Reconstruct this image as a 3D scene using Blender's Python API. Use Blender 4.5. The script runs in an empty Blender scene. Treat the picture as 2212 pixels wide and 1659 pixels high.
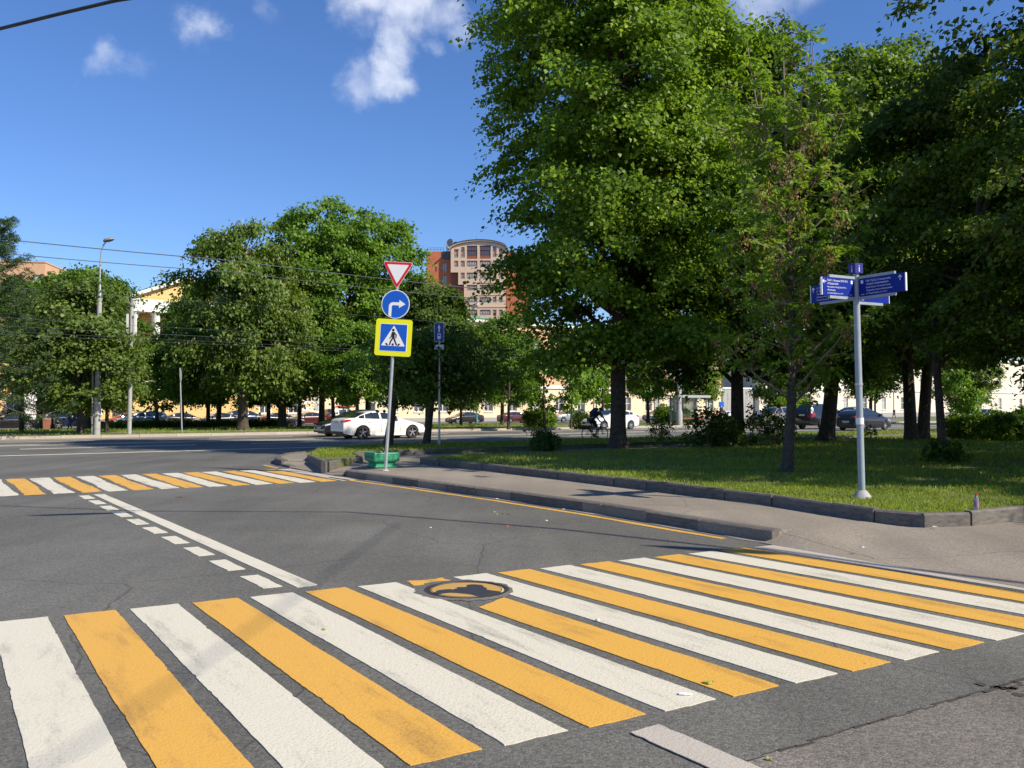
import bpy, bmesh, math, random
import numpy as np
from mathutils import Vector, Matrix
R = math.radians
D = bpy.data
SC = bpy.context.scene
COL = SC.collection

# ------------------------------------------------------------------ camera, sky, sun
CAM_H, FPX, CX, CY, HOR = 1.6, 1916.0, 1106.0, 829.5, 880.0
PITCH = math.atan((HOR - CY) / FPX)
cam = D.cameras.new('camera'); cam_o = D.objects.new('camera', cam); COL.objects.link(cam_o)
cam.sensor_width = 36; cam.lens = 36 * FPX / 2212; cam.clip_end = 6000; cam.clip_start = 0.05
cam_o.location = (0, 0, CAM_H); cam_o.rotation_euler = (math.pi / 2 + PITCH, 0, 0)
SC.camera = cam_o

SUN_EL = R(39.5); SUN_AZ = R(119.0)            # azimuth from +Y towards +X
SUN = Vector((math.sin(SUN_AZ) * math.cos(SUN_EL), math.cos(SUN_AZ) * math.cos(SUN_EL), math.sin(SUN_EL)))
sun = D.lights.new('sun', 'SUN'); sun.energy = 5.0; sun.angle = R(0.53); sun.color = (1.0, 0.90, 0.74)
sun_o = D.objects.new('sun', sun); COL.objects.link(sun_o)
sun_o.rotation_euler = (-SUN).to_track_quat('-Z', 'Y').to_euler(); sun_o.location = (0, 0, 60)
SC.view_settings.view_transform = 'Standard'; SC.view_settings.look = 'None'
SC.cycles.max_bounces = 6; SC.cycles.diffuse_bounces = 3; SC.cycles.glossy_bounces = 3; SC.cycles.transmission_bounces = 4
SC.view_settings.gamma = 1; SC.view_settings.exposure = 0.47

def ray(px, py):
    x = (px - CX) / FPX; y = (CY - py) / FPX
    return Vector((x, math.cos(PITCH) - math.sin(PITCH) * y, math.sin(PITCH) + math.cos(PITCH) * y))
def G(px, py, z=0.0):
    d = ray(px, py); t = (z - CAM_H) / d.z
    return Vector((d.x * t, d.y * t, z))

def build_world():
    w = D.worlds.new('World'); SC.world = w; w.use_nodes = True
    nt = w.node_tree; N = nt.nodes; L = nt.links; N.clear()
    out = N.new('ShaderNodeOutputWorld'); bg = N.new('ShaderNodeBackground'); L.new(bg.outputs[0], out.inputs[0])
    sky = N.new('ShaderNodeTexSky'); sky.sky_type = 'NISHITA'; sky.sun_disc = False
    sky.sun_elevation = SUN_EL; sky.sun_rotation = SUN_AZ
    sky.altitude = 150; sky.air_density = 1.0; sky.dust_density = 0.0; sky.ozone_density = 4.0
    hs = N.new('ShaderNodeHueSaturation'); hs.inputs['Saturation'].default_value = 1.12; hs.inputs['Value'].default_value = 0.104
    L.new(sky.outputs[0], hs.inputs['Color'])
    tn = N.new('ShaderNodeMix'); tn.data_type = 'RGBA'; tn.blend_type = 'MULTIPLY'; tn.inputs['Factor'].default_value = 1; tn.inputs['B'].default_value = (.85, .89, 1.08, 1); L.new(hs.outputs[0], tn.inputs['A'])
    tc = N.new('ShaderNodeTexCoord'); nz = N.new('ShaderNodeVectorMath'); nz.operation = 'NORMALIZE'
    L.new(tc.outputs['Generated'], nz.inputs[0])
    nd = N.new('ShaderNodeTexNoise'); nd.inputs['Scale'].default_value = 9.0; nd.inputs['Detail'].default_value = 8; nd.inputs['Roughness'].default_value = 0.62
    L.new(nz.outputs[0], nd.inputs['Vector'])
    sb = N.new('ShaderNodeVectorMath'); sb.operation = 'SUBTRACT'; L.new(nd.outputs['Color'], sb.inputs[0]); sb.inputs[1].default_value = (.5, .5, .5)
    sc = N.new('ShaderNodeVectorMath'); sc.operation = 'SCALE'; L.new(sb.outputs[0], sc.inputs[0]); sc.inputs['Scale'].default_value = 0.10
    ad = N.new('ShaderNodeVectorMath'); ad.operation = 'ADD'; L.new(nz.outputs[0], ad.inputs[0]); L.new(sc.outputs[0], ad.inputs[1])
    blobs = [(800, 20, 75, 1.0), (880, 40, 80, 1.0), (960, 45, 52, .8), (985, 80, 38, .75), (935, 118, 26, .6), (860, 110, 52, 1.0), (835, 160, 52, .95), (775, 172, 50, .7), (735, 185, 30, .4),
             (235, 108, 52, .75), (205, 125, 45, .55), (300, 135, 48, .45), (355, 132, 36, .35), (435, 62, 48, .8), (395, 70, 34, .5), (482, 72, 34, .55), (425, 25, 20, .4), (565, 25, 36, .5), (545, 0, 26, .45), (150, 170, 20, .3),
             (1640, 0, 90, .75), (1580, 10, 55, .5), (1690, 30, 60, .5), (1700, -90, 110, .9), (880, -90, 110, .8), (430, -160, 90, .7), (-300, 60, 100, .7), (-520, 160, 120, .8), (2600, 120, 120, .8), (2900, -100, 150, .9)]
    extra = [((-.8, -.3, .5), .16, .9), ((.2, -.85, .5), .2, .9), ((.75, -.2, .65), .16, .8), ((-.35, .2, .9), .14, .8), ((.5, .45, .75), .15, .8), ((-.6, -.7, .35), .14, .9)]
    acc = None
    lst = [(ray(a, b).normalized(), c / FPX, w_) for a, b, c, w_ in blobs] + [(Vector(a).normalized(), b, c) for a, b, c in extra]
    for d, r, wt in lst:
        ds = N.new('ShaderNodeVectorMath'); ds.operation = 'DISTANCE'; L.new(ad.outputs[0], ds.inputs[0]); ds.inputs[1].default_value = d
        mr = N.new('ShaderNodeMapRange'); mr.interpolation_type = 'SMOOTHSTEP'
        mr.inputs[1].default_value = r * 1.5; mr.inputs[2].default_value = r * .15; mr.inputs[3].default_value = 0; mr.inputs[4].default_value = wt
        L.new(ds.outputs['Value'], mr.inputs[0])
        if acc is None: acc = mr.outputs[0]
        else:
            m = N.new('ShaderNodeMath'); m.operation = 'MAXIMUM'
            L.new(acc, m.inputs[0]); L.new(mr.outputs[0], m.inputs[1]); acc = m.outputs[0]
    n2 = N.new('ShaderNodeTexNoise'); n2.inputs['Scale'].default_value = 22; n2.inputs['Detail'].default_value = 9; n2.inputs['Roughness'].default_value = 0.6
    L.new(nz.outputs[0], n2.inputs['Vector'])
    mm = N.new('ShaderNodeMapRange'); mm.inputs[1].default_value = .3; mm.inputs[2].default_value = .7; mm.inputs[3].default_value = .55; mm.inputs[4].default_value = 1.15
    L.new(n2.outputs['Fac'], mm.inputs[0])
    mu = N.new('ShaderNodeMath'); mu.operation = 'MULTIPLY'; L.new(acc, mu.inputs[0]); L.new(mm.outputs[0], mu.inputs[1])
    fr = N.new('ShaderNodeMapRange'); fr.interpolation_type = 'SMOOTHSTEP'
    fr.inputs[1].default_value = .16; fr.inputs[2].default_value = 1.15; fr.inputs[3].default_value = 0; fr.inputs[4].default_value = .86
    L.new(mu.outputs[0], fr.inputs[0])
    mx = N.new('ShaderNodeMix'); mx.data_type = 'RGBA'
    L.new(fr.outputs[0], mx.inputs['Factor']); L.new(tn.outputs['Result'], mx.inputs['A']); mx.inputs['B'].default_value = (.66, .70, .80, 1)
    L.new(mx.outputs['Result'], bg.inputs['Color']); bg.inputs['Strength'].default_value = 1.0
build_world()

# ------------------------------------------------------------------ frames: UV = side street grid, MV = main road grid
TH, TM = R(31.5), R(35.5)
def frame(th):
    c, s = math.cos(th), math.sin(th)
    def f(u, v, z=0.0): return Vector((u * c - v * s, u * s + v * c, z))
    def inv(p): return (p[0] * c + p[1] * s, -p[0] * s + p[1] * c)
    return f, inv
UV, iUV = frame(TH); MV, iMV = frame(TM)
def MU(px, v, inv=iMV, th=TM):
    dx = (px - CX) / FPX
    t = v / (-dx * math.sin(th) + math.cos(th))
    return t * (dx * math.cos(th) + math.sin(th))
def at(px, Z, z=0.0): return Vector(((px - CX) / FPX * Z, Z, z))

# ------------------------------------------------------------------ object helpers
def tag(o, label=None, cat=None, group=None, kind=None):
    if label: o['label'] = label
    if cat: o['category'] = cat
    if group: o['group'] = group
    if kind: o['kind'] = kind
    return o
def empty(name, loc=(0, 0, 0), rz=0, label=None, cat=None, group=None):
    o = D.objects.new(name, None); COL.objects.link(o); o.location = loc; o.rotation_euler = (0, 0, rz)
    o.empty_display_size = .3
    return tag(o, label, cat, group)
def link(name, me, parent=None, loc=None, rz=0):
    o = D.objects.new(name, me); COL.objects.link(o)
    if parent: o.parent = parent
    if loc is not None: o.location = loc
    if rz: o.rotation_euler = (0, 0, rz)
    return o
def kids(o):
    return [c for c in ALLCH.get(o.name, [])]
def copy_tree(o, parent=None):
    c = o.copy(); COL.objects.link(c); c.parent = parent
    for ch in o.children: copy_tree(ch, c)
    return c

class MB:
    def __init__(s): s.v = []; s.f = []; s.m = []
    def add(s, vs, fs, mi=0):
        b = len(s.v); s.v += [tuple(p) for p in vs]
        for f in fs: s.f.append(tuple(i + b for i in f)); s.m.append(mi)
        return s
    def box(s, c, sz, rz=0, mi=0, M=None):
        x, y, z = sz[0] / 2, sz[1] / 2, sz[2] / 2
        vs = [Vector((a * x, b * y, d * z)) for d in (-1, 1) for b in (-1, 1) for a in (-1, 1)]
        if M is not None: vs = [M @ p + Vector(c) for p in vs]
        else:
            cs, sn = math.cos(rz), math.sin(rz)
            vs = [Vector((p.x * cs - p.y * sn + c[0], p.x * sn + p.y * cs + c[1], p.z + c[2])) for p in vs]
        return s.add(vs, [(0, 2, 3, 1), (4, 5, 7, 6), (0, 1, 5, 4), (2, 6, 7, 3), (0, 4, 6, 2), (1, 3, 7, 5)], mi)
    def b2(s, x0, x1, y0, y1, z0, z1, mi=0): return s.box(((x0 + x1) / 2, (y0 + y1) / 2, (z0 + z1) / 2), (x1 - x0, y1 - y0, z1 - z0), mi=mi)
    def tube(s, pts, rad, n=8, cap=True, mi=0, twist=0):
        pts = [Vector(p) for p in pts]
        if not hasattr(rad, '__len__'): rad = [rad] * len(pts)
        rings = []; ref = None
        for i, p in enumerate(pts):
            a = pts[max(i - 1, 0)]; b = pts[min(i + 1, len(pts) - 1)]
            t = (b - a).normalized()
            if ref is None: ref = Vector((1, 0, 0)) if abs(t.x) < .8 else Vector((0, 1, 0))
            x = (ref - t * ref.dot(t)).normalized(); ref = x; y = t.cross(x)
            rings.append([p + (x * math.cos(2 * math.pi * k / n) + y * math.sin(2 * math.pi * k / n)) * rad[i] for k in range(n)])
        vs = [q for r_ in rings for q in r_]; fs = []
        for i in range(len(pts) - 1):
            for k in range(n):
                fs.append((i * n + k, i * n + (k + 1) % n, (i + 1) * n + (k + 1) % n, (i + 1) * n + k))
        if cap: fs.append(tuple(range(n))[::-1]); fs.append(tuple((len(pts) - 1) * n + k for k in range(n)))
        return s.add(vs, fs, mi)
    def lathe(s, prof, n=16, c=(0, 0, 0), M=None, mi=0, cap=False):
        vs = []; fs = []
        for r_, z in prof:
            for k in range(n):
                a = 2 * math.pi * k / n; p = Vector((r_ * math.cos(a), r_ * math.sin(a), z))
                if M is not None: p = M @ p
                vs.append(p + Vector(c))
        for i in range(len(prof) - 1):
            for k in range(n): fs.append((i * n + k, i * n + (k + 1) % n, (i + 1) * n + (k + 1) % n, (i + 1) * n + k))
        if cap: fs.append(tuple(range(n))[::-1]); fs.append(tuple((len(prof) - 1) * n + k for k in range(n)))
        return s.add(vs, fs, mi)
    def prism(s, poly, z0, z1, mi=0, bottom=False):
        n = len(poly); vs = [Vector((p[0], p[1], z0)) for p in poly] + [Vector((p[0], p[1], z1)) for p in poly]
        fs = [tuple(range(n, 2 * n))] + [(i, (i + 1) % n, n + (i + 1) % n, n + i) for i in range(n)]
        if bottom: fs.append(tuple(range(n))[::-1])
        return s.add(vs, fs, mi)
    def plate(s, poly, M, d0, d1, mi=0):
        """polygon in the (x,z) plane of M, extruded along -y from d0 (back) to d1 (front)"""
        n = len(poly)
        vs = [M @ Vector((p[0], -d0, p[1])) for p in poly] + [M @ Vector((p[0], -d1, p[1])) for p in poly]
        fs = [tuple(range(n, 2 * n)), tuple(range(n))[::-1]] + [(i, (i + 1) % n, n + (i + 1) % n, n + i) for i in range(n)]
        return s.add(vs, fs, mi)
    def mesh(s, name, mats, smooth=None):
        me = D.meshes.new(name); me.from_pydata(s.v, [], s.f)
        if not isinstance(mats, (list, tuple)): mats = [mats]
        for m in mats: me.materials.append(m)
        if len(mats) > 1: me.polygons.foreach_set('material_index', s.m)
        bm = bmesh.new(); bm.from_mesh(me); bmesh.ops.recalc_face_normals(bm, faces=bm.faces); bm.to_mesh(me); bm.free()
        if smooth is not None:
            me.shade_smooth()
            me.set_sharp_from_angle(angle=R(smooth))
        me.update(); return me
    def build(s, name, mats, parent=None, smooth=None, loc=None, rz=0):
        return link(name, s.mesh(name, mats, smooth), parent, loc, rz)

def np_mesh(name, verts, faces, mat, tone=None, smooth=False):
    me = D.meshes.new(name); n = len(verts); k = faces.shape[1]
    me.vertices.add(n); me.vertices.foreach_set('co', np.ascontiguousarray(verts, dtype=np.float32).ravel())
    me.loops.add(faces.size); me.loops.foreach_set('vertex_index', np.ascontiguousarray(faces, dtype=np.int32).ravel())
    me.polygons.add(len(faces)); me.polygons.foreach_set('loop_start', np.arange(0, faces.size, k, dtype=np.int32))
    me.update(calc_edges=True)
    if tone is not None:
        a = me.attributes.new('tone', 'FLOAT', 'POINT'); a.data.foreach_set('value', np.ascontiguousarray(tone, dtype=np.float32))
    me.materials.append(mat); return me

# ------------------------------------------------------------------ materials
MATS = {}
def newmat(name):
    m = D.materials.new(name); m.use_nodes = True; nt = m.node_tree
    b = nt.nodes['Principled BSDF']; MATS[name] = m
    return m, nt, b
def mat(name, c1, c2=None, scale=4.0, rough=.7, bump=0.0, bscale=None, metal=0.0, spec=.5, detail=6, rnd=0.0, coat=0.0, lo=.35, hi=.65, bdist=.02):
    if name in MATS: return MATS[name]
    m, nt, b = newmat(name); N = nt.nodes; L = nt.links
    b.inputs['Roughness'].default_value = rough; b.inputs['Metallic'].default_value = metal
    b.inputs['Specular IOR Level'].default_value = spec; b.inputs['Coat Weight'].default_value = coat
    b.inputs['Base Color'].default_value = (*c1, 1)
    tc = N.new('ShaderNodeTexCoord')
    col = None
    if c2 is not None:
        nz = N.new('ShaderNodeTexNoise'); nz.inputs['Scale'].default_value = scale; nz.inputs['Detail'].default_value = detail; nz.inputs['Roughness'].default_value = .6
        L.new(tc.outputs['Object'], nz.inputs['Vector'])
        cr = N.new('ShaderNodeValToRGB'); cr.color_ramp.elements[0].position = lo; cr.color_ramp.elements[1].position = hi
        cr.color_ramp.elements[0].color = (*c1, 1); cr.color_ramp.elements[1].color = (*c2, 1)
        L.new(nz.outputs['Fac'], cr.inputs[0]); col = cr.outputs[0]
    if rnd:
        oi = N.new('ShaderNodeObjectInfo'); mr = N.new('ShaderNodeMapRange'); mr.inputs[3].default_value = 1 - rnd; mr.inputs[4].default_value = 1 + rnd
        L.new(oi.outputs['Random'], mr.inputs[0]); mx = N.new('ShaderNodeMix'); mx.data_type = 'RGBA'; mx.blend_type = 'MULTIPLY'; mx.inputs['Factor'].default_value = 1
        if col is not None: L.new(col, mx.inputs['A'])
        else: mx.inputs['A'].default_value = (*c1, 1)
        L.new(mr.outputs[0], mx.inputs['B']); col = mx.outputs['Result']
    if col is not None: L.new(col, b.inputs['Base Color'])
    if bump:
        n2 = N.new('ShaderNodeTexNoise'); n2.inputs['Scale'].default_value = bscale or scale * 4; n2.inputs['Detail'].default_value = 5
        L.new(tc.outputs['Object'], n2.inputs['Vector'])
        bp = N.new('ShaderNodeBump'); bp.inputs['Strength'].default_value = bump; bp.inputs['Distance'].default_value = bdist
        L.new(n2.outputs['Fac'], bp.inputs['Height']); L.new(bp.outputs[0], b.inputs['Normal'])
    return m

def asphalt(name, base, var, tint=(1, 1, 1), chip=.55):
    """stones in bitumen: a fine cell pattern over broad wear patches"""
    m, nt, b = newmat(name); N = nt.nodes; L = nt.links
    tc = N.new('ShaderNodeTexCoord')
    vo = N.new('ShaderNodeTexVoronoi'); vo.inputs['Scale'].default_value = 70; L.new(tc.outputs['Object'], vo.inputs['Vector'])
    big = N.new('ShaderNodeTexNoise'); big.inputs['Scale'].default_value = .35; big.inputs['Detail'].default_value = 6; L.new(tc.outputs['Object'], big.inputs['Vector'])
    mid = N.new('ShaderNodeTexNoise'); mid.inputs['Scale'].default_value = 45; mid.inputs['Detail'].default_value = 4; mid.inputs['Roughness'].default_value = .8; L.new(tc.outputs['Object'], mid.inputs['Vector'])
    sep = N.new('ShaderNodeSeparateColor'); L.new(vo.outputs['Color'], sep.inputs[0])
    # stone brightness
    r1 = N.new('ShaderNodeMapRange'); r1.inputs[3].default_value = 1 - chip * .55; r1.inputs[4].default_value = 1 + chip * .55; L.new(sep.outputs[0], r1.inputs[0])
    r2 = N.new('ShaderNodeMapRange'); r2.inputs[1].default_value = .3; r2.inputs[2].default_value = .7; r2.inputs[3].default_value = 1 - var; r2.inputs[4].default_value = 1 + var; L.new(big.outputs['Fac'], r2.inputs[0])
    r3 = N.new('ShaderNodeMapRange'); r3.inputs[1].default_value = .3; r3.inputs[2].default_value = .7; r3.inputs[3].default_value = .76; r3.inputs[4].default_value = 1.2; L.new(mid.outputs['Fac'], r3.inputs[0])
    a = N.new('ShaderNodeMath'); a.operation = 'MULTIPLY'; L.new(r1.outputs[0], a.inputs[0]); L.new(r2.outputs[0], a.inputs[1])
    a2 = N.new('ShaderNodeMath'); a2.operation = 'MULTIPLY'; L.new(a.outputs[0], a2.inputs[0]); L.new(r3.outputs[0], a2.inputs[1])
    # worn wheel paths along the street, stains, hairline cracks
    mp = N.new('ShaderNodeMapping'); mp.inputs['Rotation'].default_value = (0, 0, -TH); mp.inputs['Scale'].default_value = (1.1, .12, 1); L.new(tc.outputs['Object'], mp.inputs['Vector'])
    wp = N.new('ShaderNodeTexNoise'); wp.inputs['Scale'].default_value = 1.1; wp.inputs['Detail'].default_value = 3; L.new(mp.outputs[0], wp.inputs['Vector'])
    r5 = N.new('ShaderNodeMapRange'); r5.inputs[1].default_value = .35; r5.inputs[2].default_value = .65; r5.inputs[3].default_value = .88; r5.inputs[4].default_value = 1.1; L.new(wp.outputs['Fac'], r5.inputs[0])
    ds = N.new('ShaderNodeVectorMath'); ds.operation = 'SCALE'; ds.inputs['Scale'].default_value = .9; L.new(big.outputs['Color'], ds.inputs[0])
    da = N.new('ShaderNodeVectorMath'); da.operation = 'ADD'; L.new(tc.outputs['Object'], da.inputs[0]); L.new(ds.outputs[0], da.inputs[1])
    ck = N.new('ShaderNodeTexVoronoi'); ck.feature = 'DISTANCE_TO_EDGE'; ck.inputs['Scale'].default_value = .28; L.new(da.outputs[0], ck.inputs['Vector'])
    r6 = N.new('ShaderNodeMapRange'); r6.inputs[1].default_value = .0; r6.inputs[2].default_value = .0035; r6.inputs[3].default_value = .55; r6.inputs[4].default_value = 1; L.new(ck.outputs['Distance'], r6.inputs[0])
    a3 = N.new('ShaderNodeMath'); a3.operation = 'MULTIPLY'; L.new(a2.outputs[0], a3.inputs[0]); L.new(r5.outputs[0], a3.inputs[1])
    a2 = N.new('ShaderNodeMath'); a2.operation = 'MULTIPLY'; L.new(a3.outputs[0], a2.inputs[0]); L.new(r6.outputs[0], a2.inputs[1])
    sc = N.new('ShaderNodeVectorMath'); sc.operation = 'SCALE'; sc.inputs[0].default_value = tuple(base * t for t in tint); L.new(a2.outputs[0], sc.inputs['Scale'])
    L.new(sc.outputs[0], b.inputs['Base Color']); b.inputs['Roughness'].default_value = .82; b.inputs['Specular IOR Level'].default_value = .35
    bp = N.new('ShaderNodeBump'); bp.inputs['Strength'].default_value = .55; bp.inputs['Distance'].default_value = .006
    ms = N.new('ShaderNodeMath'); ms.operation = 'SUBTRACT'; L.new(mid.outputs['Fac'], ms.inputs[0]); L.new(vo.outputs['Distance'], ms.inputs[1])
    L.new(ms.outputs[0], bp.inputs['Height']); L.new(bp.outputs[0], b.inputs['Normal'])
    return m

def paint_mat(name, col, dirt, amount=.55, wear=.1):
    """thermoplastic road paint: pebbly, grimy, with tyre smears along the driving direction"""
    m, nt, b = newmat(name); N = nt.nodes; L = nt.links
    tc = N.new('ShaderNodeTexCoord')
    mp = N.new('ShaderNodeMapping'); mp.inputs['Rotation'].default_value = (0, 0, -TH); L.new(tc.outputs['Object'], mp.inputs['Vector'])
    mp2 = N.new('ShaderNodeMapping'); mp2.inputs['Scale'].default_value = (3.0, .55, 1); L.new(mp.outputs[0], mp2.inputs['Vector'])
    s1 = N.new('ShaderNodeTexNoise'); s1.inputs['Scale'].default_value = 1.5; s1.inputs['Detail'].default_value = 7; s1.inputs['Roughness'].default_value = .65; L.new(mp2.outputs[0], s1.inputs['Vector'])
    r1 = N.new('ShaderNodeMapRange'); r1.inputs[1].default_value = .54; r1.inputs[2].default_value = .80; r1.inputs[4].default_value = amount; L.new(s1.outputs['Fac'], r1.inputs[0])
    g = N.new('ShaderNodeTexNoise'); g.inputs['Scale'].default_value = 55; g.inputs['Detail'].default_value = 4; g.inputs['Roughness'].default_value = .7; L.new(tc.outputs['Object'], g.inputs['Vector'])
    r2 = N.new('ShaderNodeMapRange'); r2.inputs[1].default_value = .52; r2.inputs[2].default_value = .70; r2.inputs[4].default_value = .7; L.new(g.outputs['Fac'], r2.inputs[0])
    ad = N.new('ShaderNodeMath'); ad.operation = 'ADD'; ad.use_clamp = True
    mu = N.new('ShaderNodeMath'); mu.operation = 'MULTIPLY'; 
    rr = N.new('ShaderNodeMapRange'); rr.inputs[1].default_value = .4; rr.inputs[2].default_value = .7; rr.inputs[3].default_value = .12; rr.inputs[4].default_value = 1; L.new(s1.outputs['Fac'], rr.inputs[0])
    L.new(r2.outputs[0], mu.inputs[0]); L.new(rr.outputs[0], mu.inputs[1])
    L.new(r1.outputs[0], ad.inputs[0]); L.new(mu.outputs[0], ad.inputs[1])
    mx = N.new('ShaderNodeMix'); mx.data_type = 'RGBA'; mx.inputs['A'].default_value = (*col, 1); mx.inputs['B'].default_value = (*dirt, 1); L.new(ad.outputs[0], mx.inputs['Factor'])
    # chips through to the asphalt
    ch = N.new('ShaderNodeTexNoise'); ch.inputs['Scale'].default_value = 18; ch.inputs['Detail'].default_value = 8; ch.inputs['Roughness'].default_value = .75; L.new(tc.outputs['Object'], ch.inputs['Vector'])
    r4 = N.new('ShaderNodeMapRange'); r4.inputs[1].default_value = .655; r4.inputs[2].default_value = .69; r4.inputs[4].default_value = wear * 8; r4.clamp = True; L.new(ch.outputs['Fac'], r4.inputs[0])
    m2 = N.new('ShaderNodeMix'); m2.data_type = 'RGBA'; L.new(r4.outputs[0], m2.inputs['Factor']); L.new(mx.outputs['Result'], m2.inputs['A']); m2.inputs['B'].default_value = (.11, .10, .095, 1)
    L.new(m2.outputs['Result'], b.inputs['Base Color']); b.inputs['Roughness'].default_value = .62
    bp = N.new('ShaderNodeBump'); bp.inputs['Strength'].default_value = .7; bp.inputs['Distance'].default_value = .009; L.new(g.outputs['Fac'], bp.inputs['Height']); L.new(bp.outputs[0], b.inputs['Normal'])
    return m

def leaf_mat(name, dark, lighter, accent=None, trans=.38, rough=.5):
    m, nt, b = newmat(name); N = nt.nodes; L = nt.links
    at_ = N.new('ShaderNodeAttribute'); at_.attribute_name = 'tone'
    cr = N.new('ShaderNodeValToRGB'); e = cr.color_ramp.elements
    e[0].position = 0; e[0].color = (*dark, 1); e[1].position = .85; e[1].color = (*lighter, 1)  # ramp spans the natural colour variation from leaf to leaf
    if accent: x = cr.color_ramp.elements.new(1.0); x.color = (*accent, 1)
    L.new(at_.outputs['Fac'], cr.inputs[0])
    oi = N.new('ShaderNodeObjectInfo'); hv = N.new('ShaderNodeHueSaturation')
    mr = N.new('ShaderNodeMapRange'); mr.inputs[3].default_value = .82; mr.inputs[4].default_value = 1.15; L.new(oi.outputs['Random'], mr.inputs[0]); L.new(mr.outputs[0], hv.inputs['Value'])
    L.new(cr.outputs[0], hv.inputs['Color'])
    L.new(hv.outputs[0], b.inputs['Base Color']); b.inputs['Roughness'].default_value = max(rough, .48); b.inputs['Specular IOR Level'].default_value = .3
    tr = N.new('ShaderNodeBsdfTranslucent'); tv = N.new('ShaderNodeMix'); tv.data_type = 'RGBA'; tv.blend_type = 'MULTIPLY'; tv.inputs['Factor'].default_value = 1
    L.new(hv.outputs[0], tv.inputs['A']); tv.inputs['B'].default_value = (1.25, 1.2, .5, 1); L.new(tv.outputs['Result'], tr.inputs['Color'])
    ms = N.new('ShaderNodeMixShader'); ms.inputs[0].default_value = trans
    L.new(b.outputs[0], ms.inputs[1]); L.new(tr.outputs[0], ms.inputs[2]); L.new(ms.outputs[0], nt.nodes['Material Output'].inputs[0])
    return m

M_ASPH = asphalt('asphalt', .120, .2, (1.03, 1.01, .90))
M_ASPH2 = asphalt('old_asphalt', .155, .2, (1.08, .99, .86), .6)
M_PAVE = asphalt('pavement_asphalt', .215, .16, (1.13, .98, .80), .35)
M_WHITE = paint_mat('white_road_paint', (.63, .595, .48), (.24, .225, .19), .8, .12)
M_DUSTY = paint_mat('dusty_road_paint', (.46, .42, .36), (.30, .27, .235), .8, .1)
M_YEL = paint_mat('yellow_road_paint', (.66, .365, .06), (.32, .18, .05), .85, .1)
M_KERB = mat('kerb_concrete', (.085, .077, .069), (.16, .143, .126), 7, .85, .4, 60, rnd=.14, bdist=.006)
M_KERBF = mat('granite_kerb', (.36, .315, .265), (.44, .385, .33), 3, .8, .2, 40, rnd=.08)
M_DUST = mat('gutter_dust', (.30, .255, .21), (.22, .19, .165), 2.5, .9, .3, 40)
M_SOIL = mat('lawn_soil', (.105, .095, .045), (.15, .19, .045), 3.2, .9, .8, 60, bdist=.03)
M_LAWN_FAR = mat('distant_lawn', (.10, .15, .028), (.17, .21, .05), 1.3, .9, .6, 25, bdist=.05)
M_EARTH = mat('far_ground', (.10, .10, .07), (.14, .13, .09), .2, .95)
M_CRACK = mat('crack_dirt', (.035, .03, .026), (.06, .05, .04), 30, .95)
M_BARK = mat('bark', (.045, .035, .027), (.10, .078, .058), 9, .9, 1.0, 22, bdist=.05)
M_BARKL = mat('light_bark', (.13, .10, .075), (.20, .155, .115), 8, .9, .9, 25, bdist=.04)
M_TWIG = mat('twig_bark', (.17, .125, .085), (.25, .19, .13), 8, .85)
M_GALV = mat('galvanised_steel', (.42, .43, .44), (.52, .53, .54), 6, .42, .05, 40, metal=.55)
M_POLEG = mat('grey_painted_steel', (.26, .31, .35), (.31, .36, .40), 7, .5, .06, 50, spec=.5)
M_CONC = mat('concrete_pole', (.30, .30, .30), (.40, .395, .38), 9, .8, .3, 60)
M_BLACK = mat('black_plastic', (.018, .018, .019), (.03, .03, .031), 9, .5)
M_RUB = mat('tyre_rubber', (.022, .021, .020), (.035, .033, .03), 14, .85)
M_ALU = mat('alloy_rim', (.48, .48, .49), (.6, .6, .6), 8, .3, metal=.8)
M_GLASS = mat('dark_car_glass', (.018, .026, .03), None, rough=.04, spec=.9, coat=.3)
M_WIRE = mat('cable_sheath', (.02, .02, .021), (.035, .034, .033), 5, .6)
M_WIREG = mat('wire_metal', (.05, .058, .062), (.08, .085, .09), 5, .5)

# ------------------------------------------------------------------ ground, roads
def sheet(name, poly, z, m, kind='structure', parent=None):
    bm = bmesh.new(); vs = [bm.verts.new((p[0], p[1], z)) for p in poly]
    bm.faces.new(vs); bmesh.ops.triangulate(bm, faces=bm.faces[:]); bmesh.ops.recalc_face_normals(bm, faces=bm.faces)
    for f in bm.faces:
        if f.normal.z < 0: f.normal_flip()
    me = D.meshes.new(name); bm.to_mesh(me); bm.free(); me.materials.append(m)
    o = link(name, me, parent)
    if kind and not parent: o['kind'] = kind
    return o
def slab(name, poly, z0, z1, m, parent=None):
    bm = bmesh.new(); vs = [bm.verts.new((p[0], p[1], z1)) for p in poly]; f = bm.faces.new(vs)
    e = bmesh.ops.extrude_face_region(bm, geom=[f]); lo = [g for g in e['geom'] if isinstance(g, bmesh.types.BMVert)]
    for v in lo: v.co.z = z0
    bmesh.ops.triangulate(bm, faces=bm.faces[:]); bmesh.ops.recalc_face_normals(bm, faces=bm.faces)
    me = D.meshes.new(name); bm.to_mesh(me); bm.free(); me.materials.append(m)
    o = link(name, me, parent)
    if not parent: o['kind'] = 'structure'
    return o

VK = 50.5                                    # far kerb (main road frame)
sheet('ground', [(-3000, -400), (3000, -400), (3000, 5000), (-3000, 5000)], -.75, M_EARTH)
road = sheet('road', [MV(-140, -70), MV(260, -70), MV(260, VK), MV(-140, VK)], 0, M_ASPH)
rng = random.Random(5)
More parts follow.
